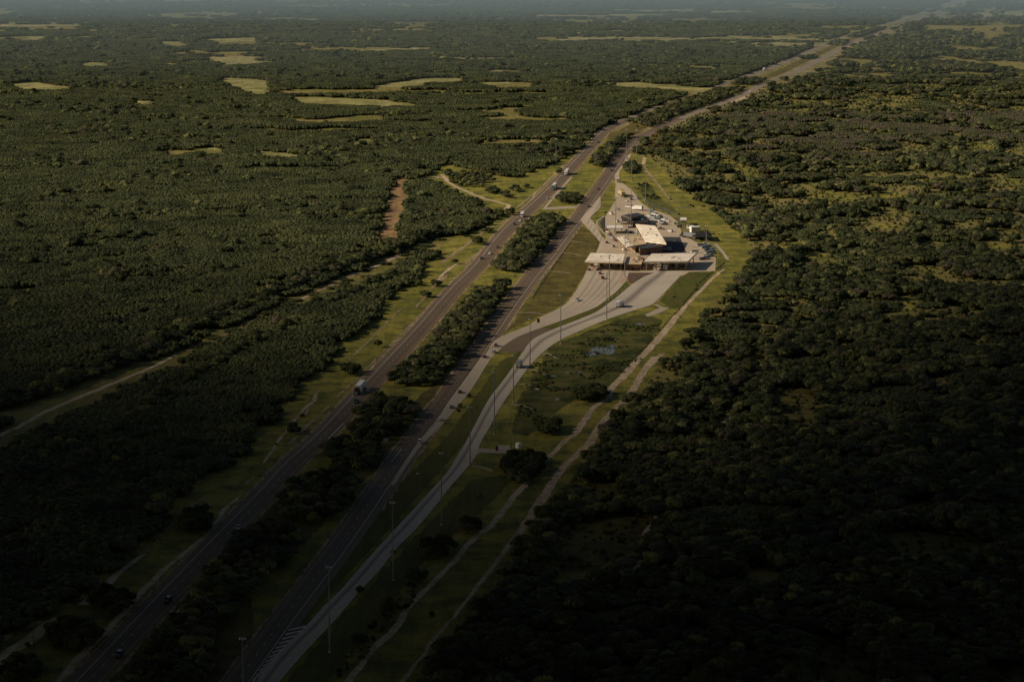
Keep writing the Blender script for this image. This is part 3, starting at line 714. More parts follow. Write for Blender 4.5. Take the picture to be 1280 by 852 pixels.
road_polys = []
def near_line(P, c, d):
    """within d of centreline c"""
    m = np.zeros(len(P), bool)
    cc = c[::2]
    ys = cc[:, 1]
    x = np.interp(P[:, 1], ys, cc[:, 0])
    return np.abs(P[:, 0] - x) < d * 1.05
def on_road(P, pad=0):
    m = near_line(P, cL, 8.5 + pad) | near_line(P, cR, 8.5 + pad)
    bx, by = project(P[:, 0], P[:, 1], 0)
    poly2 = r2L + r2R[::-1]; poly1 = r1L + r1R[::-1]
    return m | pip(bx, by, poly2) | pip(bx, by, poly1) | pip(bx, by, YARD)
CORR = [(735, 176), (752, 160), (800, 140), (862, 116), (905, 98), (950, 82), (1000, 62), (1050, 40), (1110, 22), (1190, -10), (1230, -10), (1163, 26), (1100, 55), (1056, 80), (1006, 106), (974, 124), (900, 155), (840, 182), (800, 192), (785, 172)]
def in_corr(P, mx, my):
    xl = np.interp(P[:, 1], cL[:, 1], cL[:, 0]); xr = np.interp(P[:, 1], cR[:, 1], cR[:, 0])
    return (pip(mx, my, CORR) & (P[:, 1] < 2750)) | ((P[:, 1] >= 2750) & (P[:, 0] > xl - 13) & (P[:, 0] < xr + 27))
def cleared(P, h):
    mx, my = project(P[:, 0], P[:, 1], h * .55)
    bx, by = project(P[:, 0], P[:, 1], 0)
    c = pip(mx, my, ROW) | pip(mx, my, ACCESS) | pip(mx, my, STRIP) | pip(bx, by, STRIP)
    c |= pip(mx, my, GAPA) | pip(mx, my, GAPB) | pip(bx, by, GAPA)
    c |= pip(mx, my, GN)
    lo_ = project(P[:, 0], P[:, 1], h * .15); hi_ = project(P[:, 0], P[:, 1], h * .95)
    for f in fields + clear_px: c |= pip(mx, my, f) | pip(lo_[0], lo_[1], f) | pip(hi_[0], hi_[1], f)
    for f in fields: c |= pip(bx, by, f)
    for q in (D3a, D3b, D3c, D3d):
        for (x, y) in zip(np.interp(np.linspace(0, 1, 24), np.linspace(0, 1, len(q)), [p[0] for p in q]), np.interp(np.linspace(0, 1, 24), np.linspace(0, 1, len(q)), [p[1] for p in q])):
            c |= (np.abs(mx - x) < 3.0) & (np.abs(my - y - 2) < 5)
    return c, mx, my
def side_line(my):   # which side of the highway corridor, as a map reading
    return np.interp(my, [-20, 12, 50, 92, 124, 165, 200, 300, 400, 500, 600, 700, 852], [1240, 1180, 1070, 990, 920, 806, 800, 850, 850, 760, 690, 600, 500])

# -- left brush: even low thicket
P = jgrid(9.2, 820, 6600)
P[:, 0] += 0
c, mx, my = cleared(P, 4.0)
left = mx < side_line(my)
pale_m = np.zeros(len(P), bool)
for f in pale: pale_m |= pip(mx, my, f)
openn = vnoise(P[:, 0] * .6, P[:, 1], 120, 5) * .6 + vnoise(P[:, 0] * .8, P[:, 1], 42, 6) * .4
lf_ok = (mx > 200) | (my < 62)
openn = np.where(lf_ok, openn, 0)
thin_ = (vnoise(P[:, 0], P[:, 1], 55, 7) * .6 + vnoise(P[:, 0], P[:, 1], 18, 8) * .4) > .70
c |= thin_ & (P[:, 1] > 1500) & (rng.uniform(0, 1, len(P)) < .5)
far_open = (P[:, 1] > 3200) & (openn > np.interp(P[:, 1], [3100, 4000, 6000], [.67, .58, .54])) & (rng.uniform(0, 1, len(P)) < .85) | (P[:, 1] > 2300) & (openn > .72)
for dx_ in (-4.5, 4.5):
    c2_, _, _ = cleared(P + np.array([dx_, 0]), 4.0); c |= c2_
c |= cleared(P + np.array([0, -5.0]), 4.0)[0]
keep = left & ~c & ~far_open & ~in_corr(P, mx, my) & ~on_road(P)
keep &= ~(pale_m & ((openn > .52) | (rng.uniform(0, 1, len(P)) < .45)))
Pl = P[keep]
S = np.ones((len(Pl), 3)) * (.9 + .22 * rng.uniform(0, 1, len(Pl)))[:, None]
hv = vnoise(Pl[:, 0], Pl[:, 1], 34, 9) * .6 + vnoise(Pl[:, 0], Pl[:, 1], 13, 10) * .4
S[:, 2] *= np.clip(.62 + .85 * hv, .6, 1.5); S[:, :2] *= np.clip(.8 + .5 * hv, .85, 1.2)[:, None]
scatter('brushland', Pl, S, col_left, 7, 'even low green thicket covering the land west of the highway')
print('left patches', len(Pl))
# scattered bigger trees in the left brush
P = jgrid(11, 820, 6600); c, mx, my = cleared(P, 5); left = mx < side_line(my)
fo_ = vnoise(P[:, 0] * .6, P[:, 1], 120, 5) * .6 + vnoise(P[:, 0] * .8, P[:, 1], 42, 6) * .4
fo_ = np.where((mx > 200) | (my < 62), fo_, 0)
c |= (P[:, 1] > 3000) & (fo_ > np.interp(P[:, 1], [3100, 4000, 6000], [.64, .56, .53])) & (rng.uniform(0, 1, len(P)) < .93)
for f in pale: c |= pip(mx, my, f) & (rng.uniform(0, 1, len(P)) < .75)
big = vnoise(P[:, 0], P[:, 1], 60, 21)
keep = left & ~c & ~in_corr(P, mx, my) & ~on_road(P) & ((rng.uniform(0, 1, len(P)) < np.clip((big - .56) * 2.6, 0.012, .9)) | ((P[:, 1] > 3300) & (rng.uniform(0, 1, len(P)) < .12)))
# trees edging the tracks
Pb = P[keep]
# tree belt between the two gaps and along their edges
def along(pxs, d, w, sp):
    cc = catmull([G(*p) for p in pxs], sp); t, nrm, s = frames(cc)
    return cc + nrm * (d + rng.normal(0, w, len(cc)))[:, None]
belt = np.concatenate([along([(0, 512), (80, 484), (165, 450), (240, 413), (300, 387), (372, 357), (430, 336), (470, 322), (515, 303), (550, 288)], d, 1.5, 4.5) for d in (-6, -1, 3)] +
                      [along([(0, 600), (60, 566), (130, 532), (225, 476), (300, 434), (372, 396), (430, 368), (480, 350)], d, 2, 5) for d in (6,)])
bb, mxx, myy = cleared(belt, 4)
belt = belt[~pip(*project(belt[:, 0], belt[:, 1], 0), STRIP)]
Pb = np.concatenate([Pb, belt])

P = jgrid(8, 1150, 2100); mx, my = project(P[:, 0], P[:, 1], 1.5)
gk = pip(mx, my, GAPA) & (mx > 232) & (rng.uniform(0, 1, len(P)) < .72) & ~pip(mx, my, STRIP)
gk &= ~((np.abs(mx - 378) < 9) | (np.abs(mx - 446) < 9) | (np.abs(mx - 470) < 8) | (np.abs(mx - 492) < 9))
Pg = P[gk]; scatter('gap_brush', Pg, np.column_stack([np.full(len(Pg), .55), np.full(len(Pg), .55), np.full(len(Pg), .42)]), col_left, 7, 'low dark brush growing over the cut line through the left thicket')
# -- right woodland
P = jgrid(5.6, 820, 3600); c, mx, my = cleared(P, 5); right = mx >= side_line(my)
op = vnoise(P[:, 0], P[:, 1] * .7, 34, 31) * .55 + vnoise(P[:, 0], P[:, 1] * .7, 12, 32) * .45
dens = np.interp(P[:, 1], [820, 1500, 1900, 2300, 3600], [.90, .82, .70, .55, .50])
brownz = ((my > 138) & (my < 178) & (mx > 930)) | pip(mx, my, [(930, 176), (1110, 168), (1120, 200), (960, 210), (935, 196)])
keep = right & ~c & ~in_corr(P, mx, my) & ~on_road(P) & (op < dens * .72 + .02) & ~(brownz & (vnoise(P[:, 0], P[:, 1], 26, 51) < .56) & (rng.uniform(0, 1, len(P)) < .85))
Pr = P[keep]
P = jgrid(7.0, 3600, 6600); c, mx, my = cleared(P, 5); right = mx >= side_line(my)
op = vnoise(P[:, 0], P[:, 1] * .6, 60, 33) * .6 + vnoise(P[:, 0], P[:, 1] * .7, 20, 34) * .4
Pr2 = P[right & ~c & ~in_corr(P, mx, my) & ~on_road(P) & (op < .52)]
# corridor strip trees beyond the checkpoint
P = jgrid(5.2, 2350, 6600); mx, my = project(P[:, 0], P[:, 1], 2.5)
xl = np.interp(P[:, 1], cL[:, 1], cL[:, 0]); xr = np.interp(P[:, 1], cR[:, 1], cR[:, 0])
cn = vnoise(P[:, 0], P[:, 1], 45, 41)
inm = (P[:, 0] > xl + 7.5) & (P[:, 0] < xr - 8)
keep = (pip(mx, my, CORR) | (P[:, 1] > 2750) & (P[:, 0] > xl - 13) & (P[:, 0] < xr + 27)) & ~near_line(P, cL, 7.3) & ~near_line(P, cR, 8) & (((cn < np.interp(P[:, 1], [2900, 3500], [.50, .36])) & ~inm) | (inm & ((P[:, 1] < 3150) | (vnoise(P[:, 0] * 0, P[:, 1], 90, 42) < .38)))) & ~pip(mx, my, ROW)
keep &= ~((P[:, 0] > xr + 16) & (P[:, 0] < xr + 27))
Pc = P[keep]
P = jgrid(9.6, 820, 4200); c, mx, my = cleared(P, 4)
for dx_ in (-4.5, 4.5): c |= cleared(P + np.array([dx_, 0]), 4.0)[0]
c |= cleared(P + np.array([0, -5.0]), 4.0)[0]
rb = (mx >= side_line(my) + 6) & ~c & ~in_corr(P, mx, my) & ~on_road(P)
ro_ = vnoise(P[:, 0], P[:, 1] * .7, 30, 36) * .6 + vnoise(P[:, 0], P[:, 1] * .7, 13, 37) * .4
rb &= ro_ < np.interp(P[:, 1], [820, 1350, 1700, 2200, 4200], [.72, .60, .42, .33, .38])
Pu = P[rb]; Su = np.column_stack([np.ones(len(Pu)), np.ones(len(Pu)), rng.uniform(.5, 1.0, len(Pu))])
scatter('understory', Pu, Su, col_left, 7, 'low green brush filling the gaps of the woodland east of the highway')
# brownish bare brush band
P = jgrid(9.5, 2450, 3200); c, mx, my = cleared(P, 4)
bz = (((my > 140) & (my < 176) & (mx > 900)) | pip(mx, my, [(930, 176), (1110, 168), (1120, 200), (960, 210), (935, 196)])) & (mx > side_line(my) + 40)
Pbr = P[bz & ~c & ((vnoise(P[:, 0], P[:, 1], 26, 51) < .56))]
scatter('bare_brush', Pbr, np.ones((len(Pbr), 3)) * rng.uniform(.85, 1.1, len(Pbr))[:, None], col_brown, 3, 'band of brownish leafless brush among the green woodland east of the highway')

# -- trees of the right of way
Pm = []
near_single = []
P = jgrid(4.3, 830, 2700, 20); mx, my = project(P[:, 0], P[:, 1], 3.0)
tagreg = []
for nm, poly in clumpP:
    k = pip(mx, my, poly) & ~on_road(P, -1.2) & (rng.uniform(0, 1, len(P)) < .86)
    Pm.append(P[k])
Pm = np.concatenate(Pm)
singles = []
for (nm, cx, cy, rx, ry) in clumpE:
    P1 = jgrid(3.9, 830, 2800, 20); mx, my = project(P1[:, 0], P1[:, 1], 2.6)
    sc_ = (cy + 155) / 255; rye = max(ry - 1.9 * sc_, 1.6); rxe = max(rx - 1.6 * sc_, 1.5)
    k = (((mx - cx) / rxe) ** 2 + ((my - cy) / rye) ** 2 < .9) & ~on_road(P1, -2)
    q = P1[k]
    if len(q) == 0:
        g = G(cx, cy, 2.6); q = np.array([[g[0], g[1]]])
    if len(q) > 60: q = q[rng.permutation(len(q))[:60]]
    for p in q: singles.append((nm, p[0], p[1]))
print('median', len(Pm), 'singles', len(singles))

# choose the trees that show largest -> individuals
allT = np.concatenate([Pr[:, :2], Pm, Pb]); src = np.concatenate([np.zeros(len(Pr)), np.ones(len(Pm)), np.full(len(Pb), 2)])
bx, by = project(allT[:, 0], allT[:, 1], 2.5)
scale_all = .78 + .45 * vnoise(allT[:, 0], allT[:, 1], 18, 61) + rng.uniform(-.12, .16, len(allT))
scale_all[src == 1] *= .86; scale_all[src == 2] *= rng.uniform(.7, 1.15, (src == 2).sum())
vis = (bx > -5) & (bx < 1285) & (by > 150) & (by < 858)
appar = scale_all / allT[:, 1]
order = np.argsort(-np.where(vis, appar, -1))
nind = 215
ind = order[:nind]
rest = np.ones(len(allT), bool); rest[ind] = False

indm = [mk for mk in range(4)]
def tree_parts(seed, rad, h, n, size, leafm):
    r = np.random.default_rng(seed)
    lob = tree_lobes(r, rad, h, 7)
    crown = crown_mesh('crown', lob, n, size, seed, leafm, M['hull'], .92, ICO2)
    mb = MB(); mb.tube((0, 0, 0), (.12, .05, h * .36), .26, .17, n=8)
    for l in lob[1:5]: mb.tube((.12, .05, h * .33), (l[0] * .8, l[1] * .8, l[2]), .13, .05, n=6)
    tm = bpy.data.meshes.new('trunk'); tm.from_pydata(mb.v, [], mb.f); tm.materials.append(M['bark'])
    return crown, tm
oakP = [tree_parts(400 + i, 3.6 + .3 * i, 5.4 + .4 * (i % 3), 1100, .40, [M['leaf_dark'], M['leaf_right']][i % 2]) for i in range(5)]
mesP = [tree_parts(450 + i, 2.7 + .3 * i, 4.3 + .4 * (i % 2), 800, .36, [M['leaf_right'], M['leaf_dark'], M['leaf_right']][i % 3]) for i in range(3)]
mesL = [tree_parts(470 + i, 2.6 + .3 * i, 4.2, 700, .36, M['leaf_light']) for i in range(2)]
def place_tree(kind, parts, x, y, s, rz, label, group):
    e = empty(kind, (x, y, 0), rz); e.scale = (s, s, s * random.uniform(.88, 1.12))
    for nm, me in (('crown', parts[0]), ('trunk', parts[1])):
        o = bpy.data.objects.new(nm, me); C.objects.link(o); o.parent = e
    tag(e, label, 'tree', group)
for i in ind:
    x, y = allT[i]; px, py = bx[i], by[i]
    if src[i] == 1:
        if py > 645: lab, g = 'dark round oak in the shaded median thicket at the foot of the frame', 'oaks in the lowest median thicket'
        elif py > 492: lab, g = 'dark oak in the median thicket beside the lone white trailer truck', 'oaks in the median thicket by the trailer truck'
        else: lab, g = 'dark oak in the median thicket below the checkpoint', 'oaks in the upper median thicket'
    elif src[i] == 2: lab, g = 'tall crown rising out of the dark thicket left of the highway verge', 'taller trees in the left thicket'
    else:
        if px > 1040: lab, g = 'broad oak in deep shade in the lower right corner woodland', 'oaks in the lower right corner'
        elif px > 810: lab, g = 'broad oak in deep shade right of the winding footpath in the woodland', 'oaks right of the winding path'
        else: lab, g = 'broad oak in deep shade between the pale dirt track and the winding path', 'oaks by the dirt track'
    place_tree('oak_tree', oakP[int(i) % 5], x, y, scale_all[i], random.uniform(0, 6.28), lab, g)
gl = {'bush': ('round bushy oak in the grassy median opposite the checkpoint', 'oaks of the round median clump'), 'north': ('mesquite tree between the exit lane and the dirt path north of the checkpoint', 'mesquites north of the checkpoint'),
      'verge': ('bushy mesquite standing in the grassy verge left of the highway', 'mesquites on the left verge'), 'east': ('mesquite in the rough grass between truck ramp and pale dirt track', 'mesquites between ramp and dirt track'),
      'light': ('pale green tree on the lawn below the curving access road', 'pale green trees by the access road'), 'access': ('dark tree in the clump above the curving access road', 'trees above the access road'), 'corridor': ('small tree on the verge close to the highway north of the access road', 'verge tree')}
# thin the small-clump trees to the largest 290
singles.sort(key=lambda s: s[2])
nm_count = 0
extra = []
for (nm, x, y) in singles:
    if nm_count >= 285 or nm == 'access': extra.append((x, y)); continue
    nm_count += 1
    s = random.uniform(.8, 1.15) * (1.0 if y < 1500 else .92)
    if nm == 'access': s *= 1.1
    p = mesL[random.randrange(2)] if nm == 'light' else mesP[random.randrange(3)]
    place_tree('mesquite_tree', p, x, y, s, random.uniform(0, 6.28), gl[nm][0], gl[nm][1])
print('mesquites', nm_count, 'extra', len(extra))
restT = allT[rest]; restS = scale_all[rest]
if extra: restT = np.concatenate([restT, np.array(extra)]); restS = np.concatenate([restS, np.full(len(extra), .7)])
restT = np.concatenate([restT, Pr2, Pc]); restS = np.concatenate([restS, rng.uniform(.8, 1.35, len(Pr2)), rng.uniform(.55, .95, len(Pc))])
SS = restS[:, None] * np.column_stack([rng.uniform(.9, 1.15, len(restS)), rng.uniform(.9, 1.15, len(restS)), rng.uniform(.85, 1.15, len(restS))])
scatter('woodland', restT, SS, col_tree, 11, 'clumpy dark green oak woodland stretching to the horizon')
print('trees', len(restT))
# undergrowth: low shrubs in woodland gaps, marsh, verges
P = jgrid(4.4, 820, 3400); mx, my = project(P[:, 0], P[:, 1], .6)
u = rng.uniform(0, 1, len(P))
rightw = (mx >= side_line(my)) & ~pip(mx, my, ROW)
sh = vnoise(P[:, 0], P[:, 1], 14, 71)
marsh = pip(mx, my, [(690, 436), (760, 408), (800, 396), (822, 402), (806, 430), (770, 476), (720, 500), (680, 530), (655, 545), (650, 505), (670, 470)]) & (sh > .5) & (u < .5) & ~pip(mx, my, blob(752, 439, 22, 7, 20, 0))
dside = pip(mx, my, [(530, 712), (512, 720), (408, 852), (425, 858), (470, 805), (520, 745)]) & (u < .8)
verge = pip(mx, my, ROW) & (sh > .80) & (u < .10)
northb = pip(mx, my, [(790, 232), (806, 225), (826, 250), (840, 268), (815, 260), (798, 246)]) & (sh > .5) & (u < .5)
keep = ((rightw & (u < .35)) | marsh | dside | verge | northb) & ~on_road(P, 1)
mown_p = [[(492, 612), (560, 545), (625, 452), (652, 438), (642, 460), (575, 560), (480, 668), (400, 755), (345, 792)], [(683, 339), (724, 281), (751, 303), (744, 320), (716, 366), (640, 410), (657, 386)], [(352, 858), (432, 765), (525, 665), (590, 600), (600, 640), (520, 710), (405, 858)]]
for f in mown_p: keep &= ~(pip(mx, my, f))
Ps = P[keep]
mm_ = pip(*project(Ps[:, 0], Ps[:, 1], 0), [(640, 400), (830, 380), (800, 500), (640, 560)])
Ps = np.concatenate([Ps] + [Ps[mm_] + rng.normal(0, 2.2, (int(mm_.sum()), 2)) for q_ in range(6)])
#*project(Ps[:, 0], Ps[:, 1], 0), [(640, 400), (830, 380), (800, 500), (640, 560)])] + rng.normal(0, 1.3, (int(pip(*project(Ps[:, 0], Ps[:, 1], 0), [(640, 400), (830, 380), (800, 500), (640, 560)]).sum()), 2))])
scatter('undergrowth', Ps, np.ones((len(Ps), 3)) * (rng.uniform(.5, 1.2, len(Ps)) * np.where(pip(*project(Ps[:, 0], Ps[:, 1], 0), [(640, 400), (830, 380), (800, 500), (640, 560)]), .55, 1))[:, None], col_shrub, 4, 'low shrubs scattered through rough grass and woodland gaps')
print('shrubs', len(Ps))

# ------------------------------------------------------------------ vehicles (local +Y is forward)
def ring(y, z0, z1, hw, top=.9):
    return [(-hw, y, z0), (hw, y, z0), (hw * 1.0, y, z0 + (z1 - z0) * .55), (hw * top, y, z1), (-hw * top, y, z1), (-hw * 1.0, y, z0 + (z1 - z0) * .55)]
def wheels(e, ys, hw, r, w=.24, dual=()):
    for i, y in enumerate(ys):
        for s in (-1, 1):
            ww = w * (1.9 if i in dual else 1)
            o = MB().tube((s * (hw - ww), y, r), (s * hw, y, r), r, n=14).build('wheel', M['tyre'], e)
            MB().tube((s * (hw - .02), y, r), (s * (hw + .015), y, r), r * .55, n=10).build('rim', M['rim'], o)
def lamps(e, yf, yr, hw, z):
    for s in (-1, 1):
        MB().box(s * hw * .72 - .16, s * hw * .72 + .16, yf, yf + .03, z, z + .16).build('headlight', M['lamp_glass'], e)
        MB().box(s * hw * .78 - .12, s * hw * .78 + .12, yr - .03, yr, z + .06, z + .24).build('taillight', M['red_lamp'], e)
def car(c, kind='car'):
    e = empty(kind)
    if kind == 'car':
        L, hw, hb, ht = 4.7, .9, .92, 1.44; cab = (-1.75, 1.05, -1.1, .25)
    elif kind == 'suv':
        L, hw, hb, ht = 4.9, .97, 1.12, 1.82; cab = (-2.3, 1.2, -2.05, .55)
    elif kind == 'pickup':
        L, hw, hb, ht = 5.7, 1.0, 1.15, 1.92; cab = (-.9, 1.55, -.6, .85)
    else:
        L, hw, hb, ht = 5.6, 1.0, 1.25, 2.35; cab = (-2.7, 1.9, -2.6, 1.1)
    h = L / 2
    MB().loft([ring(-h, .42, hb * .82, hw * .86), ring(-h + .25, .30, hb * .97, hw), ring(-.4, .26, hb, hw), ring(h * .42, .26, hb, hw), ring(h - .35, .28, hb * .86, hw * .97), ring(h, .40, hb * .68, hw * .84)]).build('body', PAINT[c], e)
    y0, y1, y2, y3 = cab
    g = MB().loft([[(-hw * .9, y0, hb - .04), (hw * .9, y0, hb - .04), (hw * .9, y1, hb - .04), (-hw * .9, y1, hb - .04)], [(-hw * .74, y2, ht - .07), (hw * .74, y2, ht - .07), (hw * .74, y3, ht - .07), (-hw * .74, y3, ht - .07)]]).build('window', M['glass'], e)
    MB().loft([[(-hw * .75, y2 - .03, ht - .09), (hw * .75, y2 - .03, ht - .09), (hw * .75, y3 + .03, ht - .09), (-hw * .75, y3 + .03, ht - .09)], [(-hw * .68, y2 + .08, ht), (hw * .68, y2 + .08, ht), (hw * .68, y3 - .1, ht), (-hw * .68, y3 - .1, ht)]]).build('roof', PAINT[c], e)
    if kind == 'pickup':
        MB().box(-hw * .8, hw * .8, -h + .2, y0 - .1, hb + .003, hb + .02).build('bed', M['dark_steel'], e)
    wheels(e, (-h * .6, h * .62), hw + .01, .35)
    lamps(e, h, -h, hw, hb * .52)
    return e
def cabm(mb, y0, y1, hw, h):
    return mb.loft([[(-hw, y0, .55), (hw, y0, .55), (hw, y1, .55), (-hw, y1, .55)], [(-hw, y0, h * .6), (hw, y0, h * .6), (hw, y1, h * .6), (-hw, y1, h * .6)], [(-hw * .93, y0 + .05, h), (hw * .93, y0 + .05, h), (hw * .93, y1 - .45, h), (-hw * .93, y1 - .45, h)]])
def semi(c, tc='white', L=14.6):
    e = empty('trailer_truck')
    y = L / 2 + 1.2
    t = MB().box(-1.28, 1.28, -L / 2 - 1.5, L / 2 - 1.5, 1.25, 4.1).build('trailer', PAINT[tc], e)
    rb = MB()
    for i in range(int(L / 1.2)):
        for s in (-1, 1): rb.box(s * 1.30 - .02, s * 1.30 + .02, -L / 2 - 1.3 + i * 1.2, -L / 2 - 1.25 + i * 1.2, 1.3, 4.05)
    rb.build('rib', M['steel'], t)
    MB().box(-1.2, 1.2, -L / 2 - 1.53, -L / 2 - 1.505, 1.35, 4.0).build('rear_door', M['steel'] if tc != 'white' else M['bright'], t)
    MB().box(-.5, .5, -L / 2 - 1.2, L / 2 + 3.8, .85, 1.2).build('chassis', M['dark_steel'], e)
    cb = cabm(MB(), L / 2 - .9, L / 2 + 2.2, 1.2, 3.4).build('cab', PAINT[c], e)
    MB().loft([ring(L / 2 + 2.2, .6, 1.95, 1.0), ring(L / 2 + 3.9, .6, 1.7, .9)]).build('hood', PAINT[c], e)
    MB().box(-1.0, 1.0, L / 2 + 2.0, L / 2 + 2.215, 2.05, 2.8).build('windshield', M['glass'], e)
    MB().box(-.7, .7, L / 2 + 3.9, L / 2 + 3.95, .75, 1.5).build('grille', M['steel'], e)
    wheels(e, (-L / 2 - .3, -L / 2 + 1.0, L / 2 - 1.2, L / 2 + .1, L / 2 + 3.1), 1.25, .52, .28, (0, 1, 2, 3))
    return e
def boxtruck(c, tc='white', L=6.8, bus=False):
    e = empty('box_truck')
    MB().box(-1.25, 1.25, -L / 2 - 1.1, L / 2 - 1.1, 1.0, 3.7).build('cargo_box', PAINT[tc], e)
    MB().box(-1.1, 1.1, -L / 2 - 1.13, -L / 2 - 1.105, 1.15, 3.55).build('rear_door', M['steel'], e)
    MB().box(-.5, .5, -L / 2 - .9, L / 2 + 1.2, .6, .95).build('chassis', M['dark_steel'], e)
    cabm(MB(), L / 2 - .98, L / 2 + 1.5, 1.12, 2.7).build('cab', PAINT[c], e)
    MB().loft([[(-1.0, L / 2 + 1.5, 1.65), (1.0, L / 2 + 1.5, 1.65), (1.0, L / 2 + 1.55, 1.65), (-1.0, L / 2 + 1.55, 1.65)], [(-.95, L / 2 + 1.12, 2.6), (.95, L / 2 + 1.12, 2.6), (.95, L / 2 + 1.17, 2.6), (-.95, L / 2 + 1.17, 2.6)]]).build('windshield', M['glass'], e)
    wheels(e, (-L / 2 + .6, L / 2 + .6), 1.18, .46, .26, (0,))
    return e
protos = {}
def vehicle(kind, c, tc='white'):
    key = (kind, c, tc)
    if key not in protos:
        e = semi(c, tc) if kind == 'trailer_truck' else boxtruck(c, tc) if kind == 'box_truck' else car(c, kind)
        protos[key] = e; return e
    return copy_tree(protos[key])
CL = {'L': (cL, -1), 'R': (cR, 1), '1': (mid1, 1), '2': (mid2, 1), 'N': (catmull([G(*p) for p in [(800, 262), (783, 248), (771, 236), (771, 222), (778, 208), (790, 190)]], 5), 1)}
veh = [
    ('L', 149, 820, 'suv', 'blue', 'dark blue sport utility on the left carriageway lowest in the frame', 'car'),
    ('L', 210, 752, 'suv', 'black', 'black sport utility on the left carriageway, second from the bottom', 'car'),
    ('L', 298, 661, 'car', 'ltblue', 'pale blue sedan alone on the shaded left carriageway', 'car'),
    ('L', 445.5, 503, 'pickup', 'blue', 'dark blue pickup just ahead of the lone white trailer truck', 'pickup'),
    ('L', 460, 489, 'car', 'silver', 'silver sedan beside the lone white trailer truck', 'car'),
    ('L', 450, 489, 'trailer_truck', 'black', 'white trailer with dark cab on the left carriageway in shade', 'truck'),
    ('L', 602, 324, 'car', 'black', 'black sedan, front of the three cars beside the upper median trees', 'car'),
    ('L', 612, 318, 'car', 'white', 'white sedan, middle of the three cars beside the upper median trees', 'car'),
    ('L', 622, 310, 'car', 'maroon', 'dark maroon sedan, last of the three cars beside the upper median trees', 'car'),
    ('L', 643, 281, 'car', 'black', 'black sedan ahead of the white box truck on the left carriageway', 'car'),
    ('L', 650, 277, 'car', 'white', 'white sedan beside the black one ahead of the box truck', 'car'),
    ('L', 653, 271, 'box_truck', 'white', 'white box truck following two cars near the access road', 'truck'),
    ('L', 684, 249, 'suv', 'silver', 'silver sport utility beside the round median clump', 'car'),
    ('L', 693, 236, 'trailer_truck', 'green', 'trailer truck with green cab, lower of the two near the median clump', 'truck'),
    ('L', 708.5, 218, 'trailer_truck', 'white', 'trailer truck with white cab, upper of the two near the median clump', 'truck'),
    ('L', 748, 179, 'suv', 'black', 'dark vehicle farthest up the left carriageway', 'car'),
    ('R', 736, 259, 'car', 'black', 'black sedan on the right carriageway at the checkpoint exit mouth', 'car'),
    ('R', 748, 237, 'car', 'maroon', 'dark red sedan on the right carriageway beside the exit gore', 'car'),
    ('R', 764, 214, 'pickup', 'grey', 'grey pickup on the right carriageway below the crossover', 'pickup'),
    ('R', 767, 206, 'car', 'silver', 'silver sedan on the right carriageway at the crossover', 'car'),
    ('N', 783, 199, 'van', 'white', 'white van merging back onto the right carriageway', 'van'),
    ('N', 772.5, 228, 'box_truck', 'white', 'white box truck leading the exit queue', 'truck'),
    ('N', 777, 245, 'trailer_truck', 'white', 'white cab truck with yellow trailer in the exit queue', 'truck'),
    ('N', 784, 252, 'car', 'white', 'small white car behind the yellow trailer truck', 'car'),
    ('N', 789, 250, 'suv', 'black', 'black sport utility at the foot of the exit lane', 'car'),
    ('N', 797, 249, 'pickup', 'silver', 'silver pickup on the concrete pad beside the exit lane', 'pickup'),
    ('1', 721.5, 376, 'pickup', 'white', 'white pickup crossing the wide apron below the left canopy', 'pickup'),
    ('1', 753.5, 348.5, 'suv', 'red', 'red sport utility about to enter the left canopy', 'car'),
    ('1', 750, 342.5, 'car', 'maroon', 'dark red sedan just in front of the left canopy', 'car'),
    ('1', 736.5, 338, 'car', 'maroon', 'brownish sedan at the outer lane of the left canopy', 'car'),
    ('1', 747, 338, 'car', 'black', 'black sedan under the front edge of the left canopy', 'car'),
    ('1', 758.5, 304, 'car', 'maroon', 'dark red sedan leaving the left canopy northward', 'car'),
    ('1', 617.5, 441, 'car', 'silver', 'silver sedan side by side with the dark red one on the slip road', 'car'),
    ('1', 620, 433, 'suv', 'grey', 'grey sport utility at the head of the slip road queue', 'car'),
    ('1', 606, 447, 'car', 'red', 'dark red sedan near the head of the slip road', 'car'),
    ('1', 575, 491, 'car', 'maroon', 'dark red sedan alone midway on the slip road', 'car'),
    ('1', 564.5, 510, 'car', 'grey', 'grey sedan below the lone dark red one on the slip road', 'car'),
    ('1', 550, 525.5, 'car', 'white', 'white sedan in the lower part of the slip road', 'car'),
    ('1', 525, 553.5, 'suv', 'white', 'white sport utility entering the taper of the slip road', 'car'),
    ('2', 649, 459, 'box_truck', 'grey', 'grey box truck passing a light mast on the truck ramp', 'truck'),
    ('2', 774.5, 383.5, 'box_truck', 'silver', 'pale box truck on the wide part of the truck ramp', 'truck'),
    ('2', 832, 337.5, 'box_truck', 'ltblue', 'pale blue truck halting under the right canopy', 'truck'),
    ('R', 938, 117.5, 'box_truck', 'white', 'white truck on the far carriageway beside the pale dirt patch', 'truck'),
    ('L', 955, 88.5, 'box_truck', 'white', 'tiny white truck far off on the left carriageway', 'truck'),
    ('R', 1117, 34.5, 'box_truck', 'white', 'white truck near the vanishing end of the highway', 'truck'),
]
used_proto = set()
